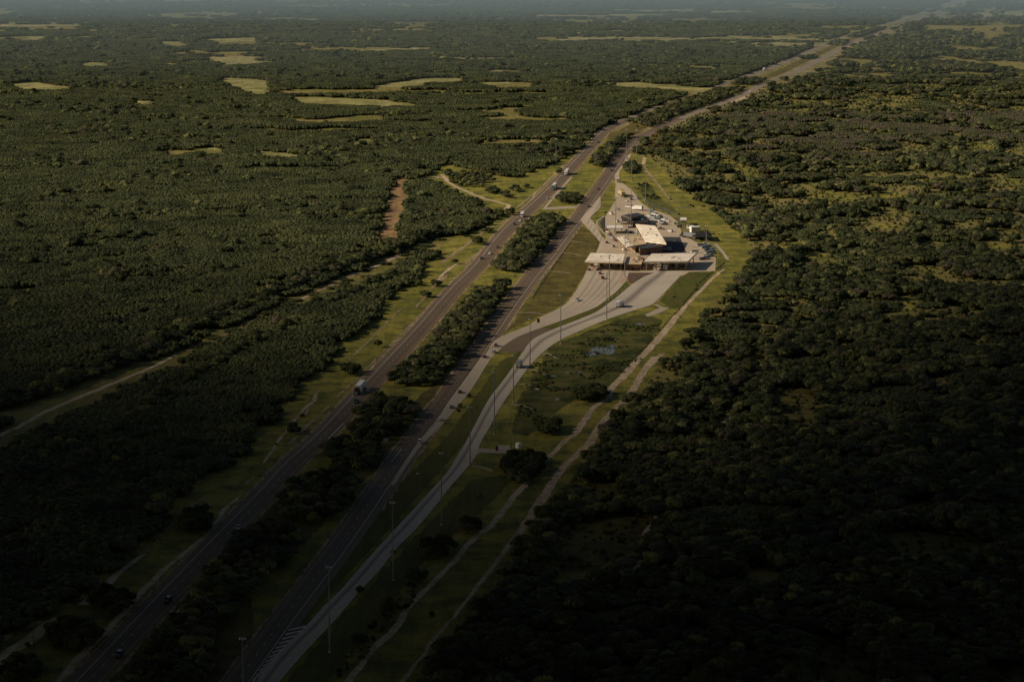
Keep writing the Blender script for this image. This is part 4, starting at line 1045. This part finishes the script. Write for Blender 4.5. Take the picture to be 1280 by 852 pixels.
for (ln, px, py, kind, c, label, cat) in veh:
    tc = 'yellow' if 'yellow trailer in' in label else ('grey' if label.startswith('grey box') else 'white')
    e = vehicle(kind, c, tc)
    x, y, _ = G(px, py); cc, sg = CL[ln]
    i = int(np.argmin(np.hypot(cc[:, 0] - x, cc[:, 1] - y))); i0, i1 = max(0, i - 1), min(len(cc) - 1, i + 1)
    d = (cc[i1] - cc[i0]) * sg
    e.location = (x, y, .16); e.rotation_euler = (0, 0, math.atan2(d[1], d[0]) - math.pi / 2)
    tag(e, label, cat, {'car': 'cars on the road', 'truck': 'trucks on the road', 'pickup': 'pickups on the road', 'van': 'vans on the road'}[cat])
def parked(px, py, kind, c, ang, label, cat, group, tc='white'):
    e = vehicle(kind, c, tc); x, y, _ = G(px, py)
    e.location = (x, y, .16); e.rotation_euler = (0, 0, R(ang)); tag(e, label, cat, group)
colsA = ['white', 'green', 'silver', 'white', 'ltblue', 'white', 'silver', 'green', 'white', 'black', 'silver', 'white', 'black', 'white']
x_ = 0
for i in range(14):
    r_, k_ = i % 2, i // 2
    cx = 812.5 + k_ * 3.0 + r_ * 2.6; cyy = 267.5 + k_ * 1.75 - r_ * 2.0 + (1.0 if r_ else 3.4)
    kind = ['suv', 'pickup', 'van', 'suv'][i % 4]
    ordn = ['nearest the box truck', 'second', 'third', 'fourth', 'fifth', 'sixth', 'last, at the dark end'][k_]
    parked(cx, cyy, kind, colsA[i], 62, '%s %s, %s row of the rear lot, %s' % ({'ltblue': 'pale blue', 'green': 'grey green'}.get(colsA[i], colsA[i]), kind, ['near', 'far'][r_], ordn if ordn.startswith(('nearest', 'last')) else ordn + ' along'), 'parked ' + kind, 'vehicles parked behind the tall canopy')
colsB = ['silver', 'white', 'ltblue', 'ltblue', 'grey', 'ltblue', 'silver', 'ltblue', 'ltblue', 'silver', 'grey', 'white']
for i in range(12):
    r_, k_ = i % 2, i // 2
    t = k_ / 5
    cx = 874.5 + [0, 5.5, 9.5, 11, 8, 3][k_] + r_ * 5.5; cyy = 325.5 - [18, 15, 11.5, 8, 4, .5][k_] - r_ * .6
    kind = ['suv', 'pickup', 'suv', 'van'][i % 4]
    nth = ['topmost', 'second from the top', 'third from the top', 'fourth from the top', 'fifth from the top', 'lowest'][k_]
    parked(cx, cyy, kind, colsB[i], -58, '%s %s in the curved lot, %s in the %s file' % ({'ltblue': 'pale blue'}.get(colsB[i], colsB[i]), kind, nth, ['left', 'right'][r_]), 'parked ' + kind, 'vehicles parked in the curved lot')
parked(834.5, 313, 'suv', 'white', 80, 'white sport utility alone on the painted shadow right of the tall canopy', 'car', 'lone parked cars')
parked(797, 263, 'box_truck', 'white', 55, 'bright white box truck parked behind the dark roofed building', 'truck', 'parked trucks')
parked(862, 298, 'trailer_truck', 'black', 32, 'dark trailer truck parked along the east kerb of the yard', 'truck', 'parked trucks', 'grey')
parked(780, 313, 'suv', 'white', 20, 'white sport utility between the narrow canopy and the left canopy', 'car', 'lone parked cars')
for i, (x, y, c) in enumerate([(757.5, 288, 'maroon'), (760, 291, 'white'), (762.5, 294.5, 'black'), (765.5, 298, 'silver'), (768.5, 301.5, 'red')]):
    parked(x, y, 'car', c, 25, '%s sedan in the angled bays along the west kerb, %s' % ({'maroon': 'dark red'}.get(c, c), ['first from the top', 'second from the top', 'third from the top', 'fourth from the top', 'lowest'][i]), 'parked car', 'cars in the angled bays')
for i, (x, y, c) in enumerate([(783, 290, 'white'), (788, 291.5, 'grey'), (798, 291, 'white')]):
    parked(x, y, 'suv', c, 10, ['white sport utility on the court behind the tan roofed office', 'grey sport utility on the court behind the tan roofed office', 'white sport utility beside the tall canopy, on the court'][i], 'parked car', 'cars in the inner court')

more = [(764, 268, 'pickup', 'white', 20, 'white pickup alone on the upper apron west of the dark canopy'), (771, 263, 'suv', 'silver', 70, 'silver sport utility on the apron near the foot of the exit lane'), (786, 259.5, 'van', 'white', 60, 'white van on the upper apron left of the parked box truck'),
        (803, 283.5, 'suv', 'white', 85, 'white sport utility between the dark building and the tilted roof'), (826, 287, 'pickup', 'grey', 80, 'grey pickup on the paving right of the tilted roof'), (838, 290, 'suv', 'white', 35, 'white sport utility in the middle of the east paving'),
        (845, 303, 'pickup', 'silver', 30, 'silver pickup on the east paving above the lone white car'), (868, 316.5, 'van', 'white', 95, 'white van just behind the right canopy roof'), (793.5, 333, 'suv', 'white', 10, 'white sport utility in the shade between the two lane canopies'),
        (766, 309, 'suv', 'silver', 15, 'silver sport utility behind the left canopy, beside the kerb'), (772, 278, 'van', 'white', 5, 'white van beside the small white flat roof'), (851.5, 277.5, 'pickup', 'blue', 20, 'dark blue pickup below the white roofed shelter')]
for (x, y, kd, c, an, lb) in more: parked(x, y, kd, c, an, lb, 'parked ' + kd, 'vehicles standing about the yard')
# ------------------------------------------------------------------ checkpoint buildings
def along_dir(a, b_, t): return (a[0] + (b_[0] - a[0]) * t, a[1] + (b_[1] - a[1]) * t)
def canopy(name, pxs, hs, thick, label, cols, roofmat, beam=True, colr=.28):
    """pxs corner readings in order far-left, far-right, near-right, near-left (+extra), hs heights"""
    P = [G(x, y, h) for (x, y), h in zip(pxs, hs)]
    ctr = np.mean([p[:2] for p in P], axis=0)
    e = empty(name, (ctr[0], ctr[1], 0))
    L = [(p[0] - ctr[0], p[1] - ctr[1], p[2]) for p in P]
    MB().prism(L, 0, thick).build('roof', roofmat, e)
    # fascia: a rim standing proud
    mb = MB()
    n = len(L)
    for i in range(n):
        a, b_ = L[i], L[(i + 1) % n]
        d = np.array([b_[0] - a[0], b_[1] - a[1]]); l = np.linalg.norm(d); d /= l; nn = np.array([d[1], -d[0]]) * .12
        k = len(mb.v)
        for (p, z0) in ((a, a[2]), (b_, b_[2])):
            for s in (0, 1):
                for zz in (z0 - thick - .15, z0 + .12):
                    mb.v.append((p[0] + nn[0] * (.02 + s), p[1] + nn[1] * (.02 + s), zz))
        # a: 0(in,lo)1(in,hi)2(out,lo)3(out,hi) b: 4..7
        for q in ((0, 1, 5, 4), (2, 6, 7, 3), (1, 3, 7, 5), (0, 4, 6, 2), (0, 2, 3, 1), (4, 5, 7, 6)): mb.f.append(tuple(k + i2 for i2 in q))
    mb.build('fascia', M['tan_wall'], e)
    r2_ = random.Random(len(label) * 7)
    if roofmat is M['canopy_roof']:
        Q4 = [np.array(v) for v in L[:4]]
        sm = MB()
        for i in range(1, 9):
            u = i / 9
            a3 = Q4[0] * (1 - u) + Q4[1] * u; b3 = Q4[3] * (1 - u) + Q4[2] * u
            sm.tube((a3[0], a3[1], a3[2] + .05), (b3[0], b3[1], b3[2] + .05), .09, n=4)
        for i in range(5):
            u, v = r2_.uniform(.12, .88), r2_.uniform(.12, .88)
            a3 = Q4[0] * (1 - u) + Q4[1] * u; b3 = Q4[3] * (1 - u) + Q4[2] * u; p3 = a3 * (1 - v) + b3 * v; w_ = r2_.uniform(.3, .8)
            MB().box(p3[0] - w_, p3[0] + w_, p3[1] - w_, p3[1] + w_, p3[2] + .01, p3[2] + .55).build('roof_vent', M['steel'], e)
    nl, nd = cols
    q = L[:4]
    for i in range(nl):
        for j in range(nd):
            u = .06 + .88 * i / max(1, nl - 1); v = .08 + .84 * j / max(1, nd - 1)
            a = np.array(q[0]) * (1 - u) + np.array(q[1]) * u; b_ = np.array(q[3]) * (1 - u) + np.array(q[2]) * u
            p = a * (1 - v) + b_ * v
            c_ = MB(); c_.box(p[0] - colr, p[0] + colr, p[1] - colr, p[1] + colr, .1, p[2] - thick - .02).build('column', M['tan_wall'], e)
    return tag(e, label, 'canopy')
canopy('lane_canopy', [(737.6, 316), (781.6, 317.4), (778.7, 327.4), (731, 326)], [6.2, 6.2, 6.2, 6.2], .9, 'pale flat canopy over the car lanes, left of the pair', (4, 3), M['canopy_roof'])
canopy('lane_canopy', [(814, 317), (871, 316), (860, 326.5), (804, 327)], [6.4, 6.4, 6.4, 6.4], .9, 'pale flat canopy over the truck lanes, right of the pair', (5, 3), M['canopy_roof'])
canopy('inspection_canopy', [(794.6, 280), (819.2, 282.3), (833, 304.3), (807, 301)], [12.5, 12.5, 6.3, 6.3], .8, 'large tilted pale roof towering over the middle of the yard', (3, 4), M['canopy_roof'])
canopy('walkway_canopy', [(771, 295.7), (779.3, 294.8), (792.8, 306.7), (784, 308.7)], [5.6, 5.6, 5.6, 5.6], .5, 'narrow slanting pale canopy left of the tan office', (2, 4), M['canopy_roof'], colr=.18)
canopy('shade_canopy', [(758, 281.6), (778, 281.6), (779, 285), (757.6, 285)], [4.5] * 4, .5, 'small white flat roof at the west kerb of the yard', (3, 2), M['bright'], colr=.15)
canopy('kennel_canopy', [(778, 269), (797, 266), (806, 268.2), (788.5, 272.6)], [6, 6, 6, 6], .6, 'dark metal roofed canopy at the north end of the yard', (3, 2), M['dark_roof'], colr=.18)
canopy('entry_canopy', [(776, 277.2), (783.5, 276.8), (783.5, 279), (776, 279.4)], [3.6] * 4, .35, 'small brown entry roof beside the dark canopy', (2, 2), M['tan_wall'], colr=.12)
canopy('gate_shelter', [(850, 271.8), (858, 271.8), (858.5, 275), (849.5, 275)], [4.6] * 4, .4, 'small white roofed shelter on the east kerb of the yard', (2, 2), M['bright'], colr=.12)

def building(name, pxs, h, label, wall, roof, windows='front', par=.5):
    P = [G(x, y, h) for (x, y) in pxs]; ctr = np.mean([p[:2] for p in P], axis=0)
    e = empty(name, (ctr[0], ctr[1], 0)); L = [(p[0] - ctr[0], p[1] - ctr[1]) for p in P]
    MB().prism(L, .1, h - .3).build('wall', wall, e)
    k = 1.012
    rf = MB().prism([(x * k, y * k) for x, y in L], h - .297, h).build('roof', roof, e)
    # roof plant
    r = random.Random(len(label))
    for i in range(3):
        u, v = r.uniform(.2, .8), r.uniform(.25, .75)
        a = np.array(L[0]) * (1 - u) + np.array(L[1]) * u; b_ = np.array(L[3]) * (1 - u) + np.array(L[2]) * u; p = a * (1 - v) + b_ * v
        MB().box(p[0] - .9, p[0] + .9, p[1] - .9, p[1] + .9, h + .003, h + .9).build('roof_unit', M['steel'], rf)
    n = len(L)
    for i in range(n):
        a, b_ = np.array(L[i]), np.array(L[(i + 1) % n]); d = b_ - a; l = np.linalg.norm(d); d /= l; nn = np.array([d[1], -d[0]])
        if nn @ (a + b_) < 0: nn = -nn
        m_ = int(l / 3.2)
        if l < 4: continue
        for j in range(m_):
            c = a + d * (l * (j + .5) / m_)
            zz = (1.1, 2.4)
            nm = 'window'
            if j == m_ // 2: zz = (.15, 2.3); nm = 'door'
            mb = MB(); q = [c - d * .75 + nn * .01, c + d * .75 + nn * .01, c + d * .75 + nn * .07, c - d * .75 + nn * .07]
            mb.prism([(x[0], x[1]) for x in q], zz[0], zz[1]); mb.build(nm, M['glass'] if nm == 'window' else M['dark_steel'], e)
    return tag(e, label, 'building')
building('office_building', [(780, 296), (801, 294.6), (808, 304.6), (794, 306.8)], 5.2, 'tan roofed office between the narrow canopy and the tilted roof', M['tan_wall'], M['tan_roof'])
building('office_building', [(797, 305.6), (812, 304.4), (829, 305.8), (828, 308), (800, 311)], 4.6, 'dark low wing in the shade beneath the tilted roof', M['brick_wall'], M['dark_roof'])
building('inspection_office', [(783.5, 321), (805, 321), (801.5, 330), (781, 330)], 4.4, 'tan roofed office standing between the two lane canopies', M['brick_wall'], M['tan_roof'])
building('kennel_building', [(790, 271.5), (808, 270.5), (811, 277.5), (791, 278)], 3.6, 'dark brown building behind the tilted roof', M['brick_wall'], M['dark_roof'])
building('storage_shed', [(795, 321.3), (806, 320.8), (805.5, 322.6), (797, 323)], 5.2, 'small ochre roofed block on top of the office between the canopies', M['tan_wall'], M['orange_roof'])
building('guard_building', [(858.5, 281.5), (867, 281.5), (866, 285), (858, 285)], 4.2, 'small white roofed hut beside the ribbed white tank', M['tan_wall'], M['bright'])
# ribbed white tank / container
g = G(868.5, 292.5)
e = empty('storage_container', (g[0], g[1], .1), R(12))
ct = MB().box(-3.4, 3.4, -3, 3, 0, 5.2).build('shell', M['bright'], e)
mb = MB()
for i in range(8): mb.box(-3.2 + i * .9, -2.95 + i * .9, -3.12, -3.003, .2, 5.0)
mb.build('rib', M['tan_wall'], ct); MB().box(-3.5, 3.5, -3.1, 3.1, 5.203, 5.4).build('lid', M['bright'], e)
tag(e, 'bright white ribbed container standing by the east kerb of the yard', 'container')
# black shade-cloth car port
g = G(877, 299)
e = empty('shade_tent', (g[0], g[1], 0))
MB().loft([[(-7, -9, 3.0), (7, -14, 3.0), (7, 12, 3.0), (-7, 14, 3.0)], [(-4, -6, 4.3), (4, -9, 4.3), (4, 8, 4.3), (-4, 9, 4.3)]]).build('cover', M['tarp'], e)
for sx in (-6.8, 6.8):
    for sy in (-8.6, 11.6): MB().tube((sx, sy, 0), (sx, sy, 3.0), .12).build('post', M['dark_steel'], e)
tag(e, 'black shade cloth tent between the white container and the curved lot', 'tent')
# booths and islands beneath canopies
def booth_proto():
    e = empty('inspection_booth')
    MB().box(-1.1, 1.1, -1.8, 1.8, .25, 1.2).build('wall', M['brick_wall'], e)
    MB().box(-1.06, 1.06, -1.76, 1.76, 1.203, 2.35).build('window', M['glass'], e)
    MB().box(-1.5, 1.5, -2.3, 2.3, 2.353, 2.6).build('roof', M['tan_wall'], e)
    MB().box(-1.4, 1.4, -9, 7, .0, .247).build('island', M['kerb'], e)
    for s in (-.9, .9): MB().tube((s, -8.2, .25), (s, -8.2, 1.3), .14).build('bollard', M['orange'], e)
    return e
bp_ = booth_proto(); firstb = True
words = ['outermost left', 'second from the left', 'third from the left', 'rightmost']
for cn, base, n, y in (('left', 740, 4, 333.5), ('right', 816, 4, 334)):
    for i in range(n):
        o_ = bp_ if firstb else copy_tree(bp_); firstb = False
        x, yy, _ = G(base + i * (11.5 if cn == 'left' else 12.5), y + (i % 2) * .6); o_.location = (x, yy, .16)
        o_.rotation_euler = (0, 0, math.atan2(RD[1], RD[0]) - math.pi / 2)
        tag(o_, 'inspection booth under the %s lane canopy, %s' % (cn, words[i]), 'booth', 'inspection booths under the canopies')
# overhead clutter: barrier at tip of the brick island, cones
def cone_proto():
    e = empty('traffic_barrel')
    MB().tube((0, 0, 0), (0, 0, 1.0), .32, .24, n=12).build('drum', M['orange'], e)
    MB().tube((0, 0, .45), (0, 0, .65), .295, .275, n=12).build('band', M['bright'], e)
    MB().box(-.4, .4, -.4, .4, 0, .06).build('base', M['tyre'], e)
    return e
cp0 = cone_proto(); k_ = 0
for (x, y) in [(776, 352), (778, 350.5), (780, 349), (782.5, 348.5), (784.5, 350), (785.5, 352), (777, 354), (612, 436), (615, 434), (618, 431.5)]:
    o_ = cp0 if k_ == 0 else copy_tree(cp0)
    g = G(x, y); o_.location = (g[0], g[1], .16)
    tag(o_, 'orange and white barrel guarding the tip of the brick island' if k_ < 7 else 'orange and white barrel where the slip road meets the carriageway', 'barrel', 'barrels at the brick island' if k_ < 7 else 'barrels at the slip road mouth'); k_ += 1
def skip_proto():
    e = empty('waste_skip')
    MB().loft([[(-1.0, -1.6, .1), (1.0, -1.6, .1), (1.0, 1.6, .1), (-1.0, 1.6, .1)], [(-1.2, -2.0, 1.5), (1.2, -2.0, 1.5), (1.2, 2.0, 1.5), (-1.2, 2.0, 1.5)]]).build('bin', PAINT['green'], e)
    MB().box(-1.22, 1.22, -2.02, 2.02, 1.503, 1.6).build('lid', M['dark_steel'], e); return e
sk0 = skip_proto(); k_ = 0
for (x, y, lb) in [(846, 281, 'green waste skip by the east kerb below the white shelter'), (849, 284.5, 'second green waste skip, nearer to the white hut'), (815, 262.5, 'green waste skip on the kerb behind the parked box truck'), (800, 293, 'green waste skip beside the tilted roof on the inner court')]:
    o_ = sk0 if k_ == 0 else copy_tree(sk0); k_ += 1; g = G(x, y); o_.location = (g[0], g[1], .15); o_.rotation_euler = (0, 0, random.uniform(0, 3)); tag(o_, lb, 'waste skip', 'green waste skips')
def fence_run(pxs, h, label, sp=4.5):
    c = catmull([G(*p) for p in pxs], sp); e = empty('mesh_fence', (c[0][0], c[0][1], 0)); c = c - c[0]
    mb = MB()
    for i in range(len(c) - 1):
        for zz in (.15, h * .5, h): mb.tube((c[i][0], c[i][1], zz), (c[i + 1][0], c[i + 1][1], zz), .05, n=4)
    mb.build('rail', M['steel'], e)
    for i in range(len(c)): MB().tube((c[i][0], c[i][1], 0), (c[i][0], c[i][1], h + .1), .07, n=5).build('post', M['dark_steel'], e)
    tag(e, label, 'fence')
fence_run([(802, 250), (815, 258), (838, 267), (851, 276), (857, 292)], 2.2, 'thin mesh fence along the north east kerb of the yard')
fence_run([(860, 300), (880, 301), (896, 316), (897, 338)], 2.2, 'thin mesh fence around the curved lot')
# delineators along the narrow median
def post_proto():
    e = empty('marker_post'); MB().tube((0, 0, 0), (0, 0, 1.3), .09).build('post', M['kerb'], e); MB().box(-.12, .12, -.1, .1, 1.303, 1.5).build('reflector', M['bright'], e)
    return e
pp = post_proto(); cc = catmull([G(*p) for p in [(700, 400.8), (719, 394), (748, 382), (772, 369), (786, 357)]], 12); k_ = 0
for c in cc:
    o_ = pp if k_ == 0 else copy_tree(pp); o_.location = (c[0], c[1], .17); k_ += 1
    tag(o_, 'short pale marker post on the grass strip between the ramps', 'post', 'marker posts on the strip between ramps')
# signs
def sign(px, py, w, h, z, label, mat, rz=0, two=True):
    g = G(px, py); e = empty('road_sign', (g[0], g[1], 0), rz)
    MB().box(-w / 2, w / 2, -.05, .05, z, z + h).build('panel', mat, e)
    for s in ((-w * .35, w * .35) if two else (0,)): MB().tube((s, .12, 0), (s, .12, z + h * .9), .08).build('post', M['steel'], e)
    tag(e, label, 'sign')
sign(673, 405.5, 1.6, 2.2, 1.2, 'dark narrow sign on the edge of the slip road bend', M['dark_steel'])
sign(436, 556, 0.9, 1.2, 1.6, 'small bright sign in the dark median trees beside the left carriageway', M['bright'], 0, False)
sign(482.5, 556, 2.2, 1.4, 1.8, 'bright sign panel in the median by the right carriageway', M['bright'])
sign(430, 553, 1.0, .7, 1.2, 'tiny sign facing the left carriageway', M['bright'], 0, False)
sign(522, 593, 1.4, .5, .3, 'low white marker on the mown grass beside the truck ramp', M['bright'])
# utility pad: cabinet, tank
g = G(621, 563); e = empty('utility_cabinet', (g[0], g[1], .12)); MB().box(-.6, .6, -.5, .5, 0, 2.2).build('case', M['brick_wall'], e); MB().box(-.5, .5, -.53, -.503, .2, 2.0).build('door', M['dark_steel'], e); tag(e, 'brown utility cabinet on the small paved pad', 'cabinet')
g = G(648.5, 556.5, 1.0); e = empty('water_tank', (g[0], g[1], 0)); MB().tube((0, 0, 0), (0, 0, 1.9), 1.5, n=20).build('drum', M['bright'], e); MB().tube((0, 0, 1.902), (0, 0, 2.5), 1.52, .3, n=20).build('lid', M['bright'], e); tag(e, 'small white round tank at the edge of the paved pad trees', 'tank')
g = G(641.5, 562); e = empty('antenna_pole', (g[0], g[1], .12)); MB().tube((0, 0, 0), (0, 0, 6), .12, .06).build('pole', M['steel'], e); MB().box(-.8, .8, -.05, .05, 5.3, 5.4).build('crossbar', M['steel'], e); tag(e, 'thin antenna pole on the small paved pad', 'pole')

# ------------------------------------------------------------------ high light masts
def mast_proto(h):
    e = empty('light_mast')
    MB().tube((0, 0, .6), (0, 0, h), .30, .13, n=10).build('pole', M['mast'], e)
    MB().tube((0, 0, 0), (0, 0, .6), .6, .5, n=12).build('base', M['kerb'], e)
    rg = MB()
    for i in range(12):
        a, b_ = 2 * math.pi * i / 12, 2 * math.pi * (i + 1) / 12
        rg.tube((.8 * math.cos(a), .8 * math.sin(a), h - .5), (.8 * math.cos(b_), .8 * math.sin(b_), h - .5), .07, n=5)
    for a in (0, math.pi / 2): rg.tube((-.8 * math.cos(a), -.8 * math.sin(a), h - .45), (.8 * math.cos(a), .8 * math.sin(a), h - .45), .06, n=5)
    ro = rg.build('lamp_ring', M['steel'], e)
    for i in range(6):
        a = 2 * math.pi * i / 6; MB().tube((.95 * math.cos(a), .95 * math.sin(a), h - .85), (.95 * math.cos(a), .95 * math.sin(a), h - .5), .22, .12, n=8).build('lamp', M['lamp_glass'], ro)
    return e
masts = [(305, 915, 30, 'light mast lowest in the frame, its foot below the edge'), (412, 815, 30, 'light mast beside the red striped gore'), (491.5, 725, 30, 'light mast between gore and truck ramp, third from the bottom'), (552, 656, 30, 'light mast on the mown verge right of the truck ramp, fourth from the bottom'),
         (587.5, 582, 27, 'light mast at the ramp edge below the small paved pad'), (618, 543, 30, 'light mast on the verge just above the small paved pad'), (641.8, 503, 24, 'light mast at the ramp edge below the grey box truck'), (662.5, 458, 26, 'light mast at the ramp edge behind the grey box truck'),
         (700.8, 430, 28, 'light mast at the ramp edge level with the pond'), (758.3, 400, 28, 'light mast at the ramp edge below the left canopy'), (761.5, 375, 28, 'light mast on the narrow strip between the ramps'), (781, 347, 26, 'light mast between the two lane canopies'),
         (769.5, 295, 28, 'light mast by the west kerb of the yard'), (785, 310, 26, 'light mast beside the narrow slanting canopy'), (789, 282, 28, 'light mast by the dark roofed canopy'), (789.5, 226, 28, 'light mast east of the exit lane'),
         (795.8, 200, 28, 'light mast beyond the clump north of the checkpoint'), (783.5, 190, 22, 'light mast at the merge onto the right carriageway'), (695, 206, 24, 'light mast left of the highway opposite the exit lane'), (807, 250, 24, 'light mast in the rough grass north of the yard'), (847, 262, 16, 'short light mast on the north east kerb of the yard'), (883, 306, 14, 'short light mast behind the black shade tent')]
mp = {}
for (x, y, h, lab) in masts:
    if h not in mp: mp[h] = mast_proto(h); o_ = mp[h]
    else: o_ = copy_tree(mp[h])
    g = G(x, y); o_.location = (g[0], g[1], .02); o_.rotation_euler = (0, 0, random.uniform(0, 1)); tag(o_, lab, 'light mast', 'high light masts around the checkpoint')
def upole():
    e = empty('utility_pole'); MB().tube((0, 0, 0), (0, 0, 11), .17, .11).build('pole', M['wood'], e); MB().box(-1.2, 1.2, -.06, .06, 10, 10.15).build('crossarm', M['wood'], e)
    return e
up = upole(); k_ = 0
for (x, y, lab) in [(42, 807, 'wooden pole on the wide dirt patch in the lower left corner'), (130, 735, 'wooden pole beside the dirt track left of the highway'), (602, 638, 'wooden pole in the grass between ramp and dirt track'), (464, 780, 'wooden pole on the mown grass near the lowest shrubs'), (571, 614, 'wooden pole near the flume below the paved pad')][:4]:
    o_ = up if k_ == 0 else copy_tree(up); k_ += 1
    g = G(x, y); o_.location = (g[0], g[1], 0); tag(o_, lab, 'utility pole', 'wooden utility poles')
# guard rail along carriageway R near the ditch
def rail(pxs, label):
    c = catmull([G(*p) for p in pxs], 4); e = empty('guard_rail', (c[0][0], c[0][1], 0)); c = c - c[0]
    mb = MB()
    for i in range(len(c) - 1): mb.tube((c[i][0], c[i][1], .65), (c[i + 1][0], c[i + 1][1], .65), .14, n=4)
    mb.build('beam', M['steel'], e)
    for i in range(0, len(c), 2): MB().box(c[i][0] - .08, c[i][0] + .08, c[i][1] - .08, c[i][1] + .08, 0, .6).build('post', M['wood'], e)
    tag(e, label, 'guard rail')
rail([(664, 372), (690, 334), (712, 302)], 'guard rail along the right carriageway above the ditch')

# ------------------------------------------------------------------ unseen overhead sheet, added and shaped to darken the near land
SUN_EL, SHX, SHY = 28.0, 1.0, .12          # elevation, direction the shadows run
shd = np.array([SHX, SHY]); shd /= np.linalg.norm(shd)
CZ = 620.0
off = shd * (CZ / math.tan(R(SUN_EL)))
xs = np.arange(-1700, 2601, 50.0); ys = np.arange(-1500, 6801, 50.0)
mb = MB(); al = []
def ss(a, b_, x):
    t = np.clip((x - a) / (b_ - a), 0, 1); return t * t * (3 - 2 * t)
GX, GY = np.meshgrid(xs, ys)
k = np.where(GX > 60, 1.75, 1.12)
Yp = GY - k * np.maximum(0, np.abs(GX - 60) - 40)
T = ss(950, 1860, Yp)
T = np.maximum(T, np.where(GX > 60, .38, .55) * ss(1550, 2150, GY)); T = np.maximum(T, .82 * ss(2100, 2900, GY)); T = np.maximum(T, ss(2900, 3800, GY))
T = np.where(GX > 650, np.maximum(T, ss(650, 900, GX) * ss(1300, 1700, GY)), T)
nz = vnoise(GX + 5000, GY + 5000, 260, 81) * .6 + vnoise(GX + 5000, GY + 5000, 90, 82) * .4
T = np.clip(T + (nz - .5) * 1.3 * T * (1 - T), .0, 1)
A = 1 - T
lump = (vnoise(GX + 9000, GY + 9000, 300, 91) - .5) * 60
ny, nx = GX.shape
for j in range(ny):
    for i in range(nx):
        mb.v.append((GX[j, i] - off[0], GY[j, i] - off[1], CZ)); al.append(A[j, i])
for j in range(ny - 1):
    for i in range(nx - 1):
        q = j * nx + i; mb.f.append((q, q + 1, q + nx + 1, q + nx))
m, nt, b, o = newmat('shade_sheet_density')
at = N(nt, 'ShaderNodeAttribute'); at.attribute_name = 'dens'
df = N(nt, 'ShaderNodeBsdfDiffuse'); df.inputs[0].default_value = (.35, .35, .36, 1)
tr = N(nt, 'ShaderNodeBsdfTransparent'); mx_ = N(nt, 'ShaderNodeMixShader')
nt.links.new(at.outputs['Fac'], mx_.inputs[0]); nt.links.new(tr.outputs[0], mx_.inputs[1]); nt.links.new(df.outputs[0], mx_.inputs[2]); nt.links.new(mx_.outputs[0], o.inputs[0])
cl = mb.build('shade_cloud_sheet', m)
a = cl.data.attributes.new('dens', 'FLOAT', 'POINT'); a.data.foreach_set('value', np.array(al, np.float32))
tag(cl, kind='structure')

# ------------------------------------------------------------------ distance haze (thin air layer, absorbs and glows evenly)
m = bpy.data.materials.new('haze_air'); m.use_nodes = True; nt = m.node_tree; nt.nodes.clear()
o = nt.nodes.new('ShaderNodeOutputMaterial')
ab = N(nt, 'ShaderNodeVolumeAbsorption'); ab.inputs['Density'].default_value = 2.4e-4; ab.inputs['Color'].default_value = (0, 0, 0, 1)
em = N(nt, 'ShaderNodeEmission'); em.inputs[0].default_value = (.155, .18, .155, 1); em.inputs[1].default_value = 2.4e-4
ad = N(nt, 'ShaderNodeAddShader'); nt.links.new(ab.outputs[0], ad.inputs[0]); nt.links.new(em.outputs[0], ad.inputs[1]); nt.links.new(ad.outputs[0], o.inputs['Volume'])
hz = MB().box(-9000, 9000, 3300, 30000, -2, 235).build('haze', m); tag(hz, kind='structure')

m2 = m.copy(); m2.name = 'far_haze_air'
for n_ in m2.node_tree.nodes:
    if n_.bl_idname == 'ShaderNodeVolumeAbsorption': n_.inputs['Density'].default_value = 7e-4
    if n_.bl_idname == 'ShaderNodeEmission': n_.inputs[0].default_value = (.19, .245, .265, 1); n_.inputs[1].default_value = 7e-4
hz2 = MB().box(-8900, 8900, 4700, 29000, -3, 225).build('haze', m2); tag(hz2, kind='structure')
# ------------------------------------------------------------------ light, sky, camera
w = bpy.data.worlds.new('World'); scene.world = w; w.use_nodes = True; nt = w.node_tree
bg = nt.nodes['Background']; sk = nt.nodes.new('ShaderNodeTexSky'); sk.sky_type = 'NISHITA'; sk.sun_disc = False
sk.sun_elevation = R(SUN_EL); az = math.atan2(-shd[0], -shd[1])   # compass angle of the sun from +Y towards +X
sk.sun_rotation = az % (2 * math.pi); sk.air_density = 1.0; sk.dust_density = 2.0; sk.ozone_density = 1.0
nt.links.new(sk.outputs[0], bg.inputs[0]); bg.inputs[1].default_value = .052
sd = bpy.data.lights.new('sun', 'SUN'); sd.energy = 5.0; sd.angle = R(.5); sd.color = (1.0, .80, .56)
so = bpy.data.objects.new('sun', sd); C.objects.link(so)
from mathutils import Vector
dirv = Vector((shd[0] * math.cos(R(SUN_EL)), shd[1] * math.cos(R(SUN_EL)), -math.sin(R(SUN_EL))))
so.rotation_euler = dirv.to_track_quat('-Z', 'Y').to_euler()
cd = bpy.data.cameras.new('camera'); cd.sensor_width = 36; cd.lens = F / 1280 * 36; cd.clip_start = 1; cd.clip_end = 80000
co = bpy.data.objects.new('camera', cd); C.objects.link(co); co.location = (0, 0, H); co.rotation_euler = (math.pi / 2 - PIT, 0, 0)
scene.camera = co
scene.view_settings.view_transform = 'Standard'; scene.view_settings.look = 'None'; scene.view_settings.exposure = 0; scene.view_settings.gamma = 1
scene.cycles.max_bounces = 5; scene.cycles.transparent_max_bounces = 12; scene.cycles.volume_bounces = 0
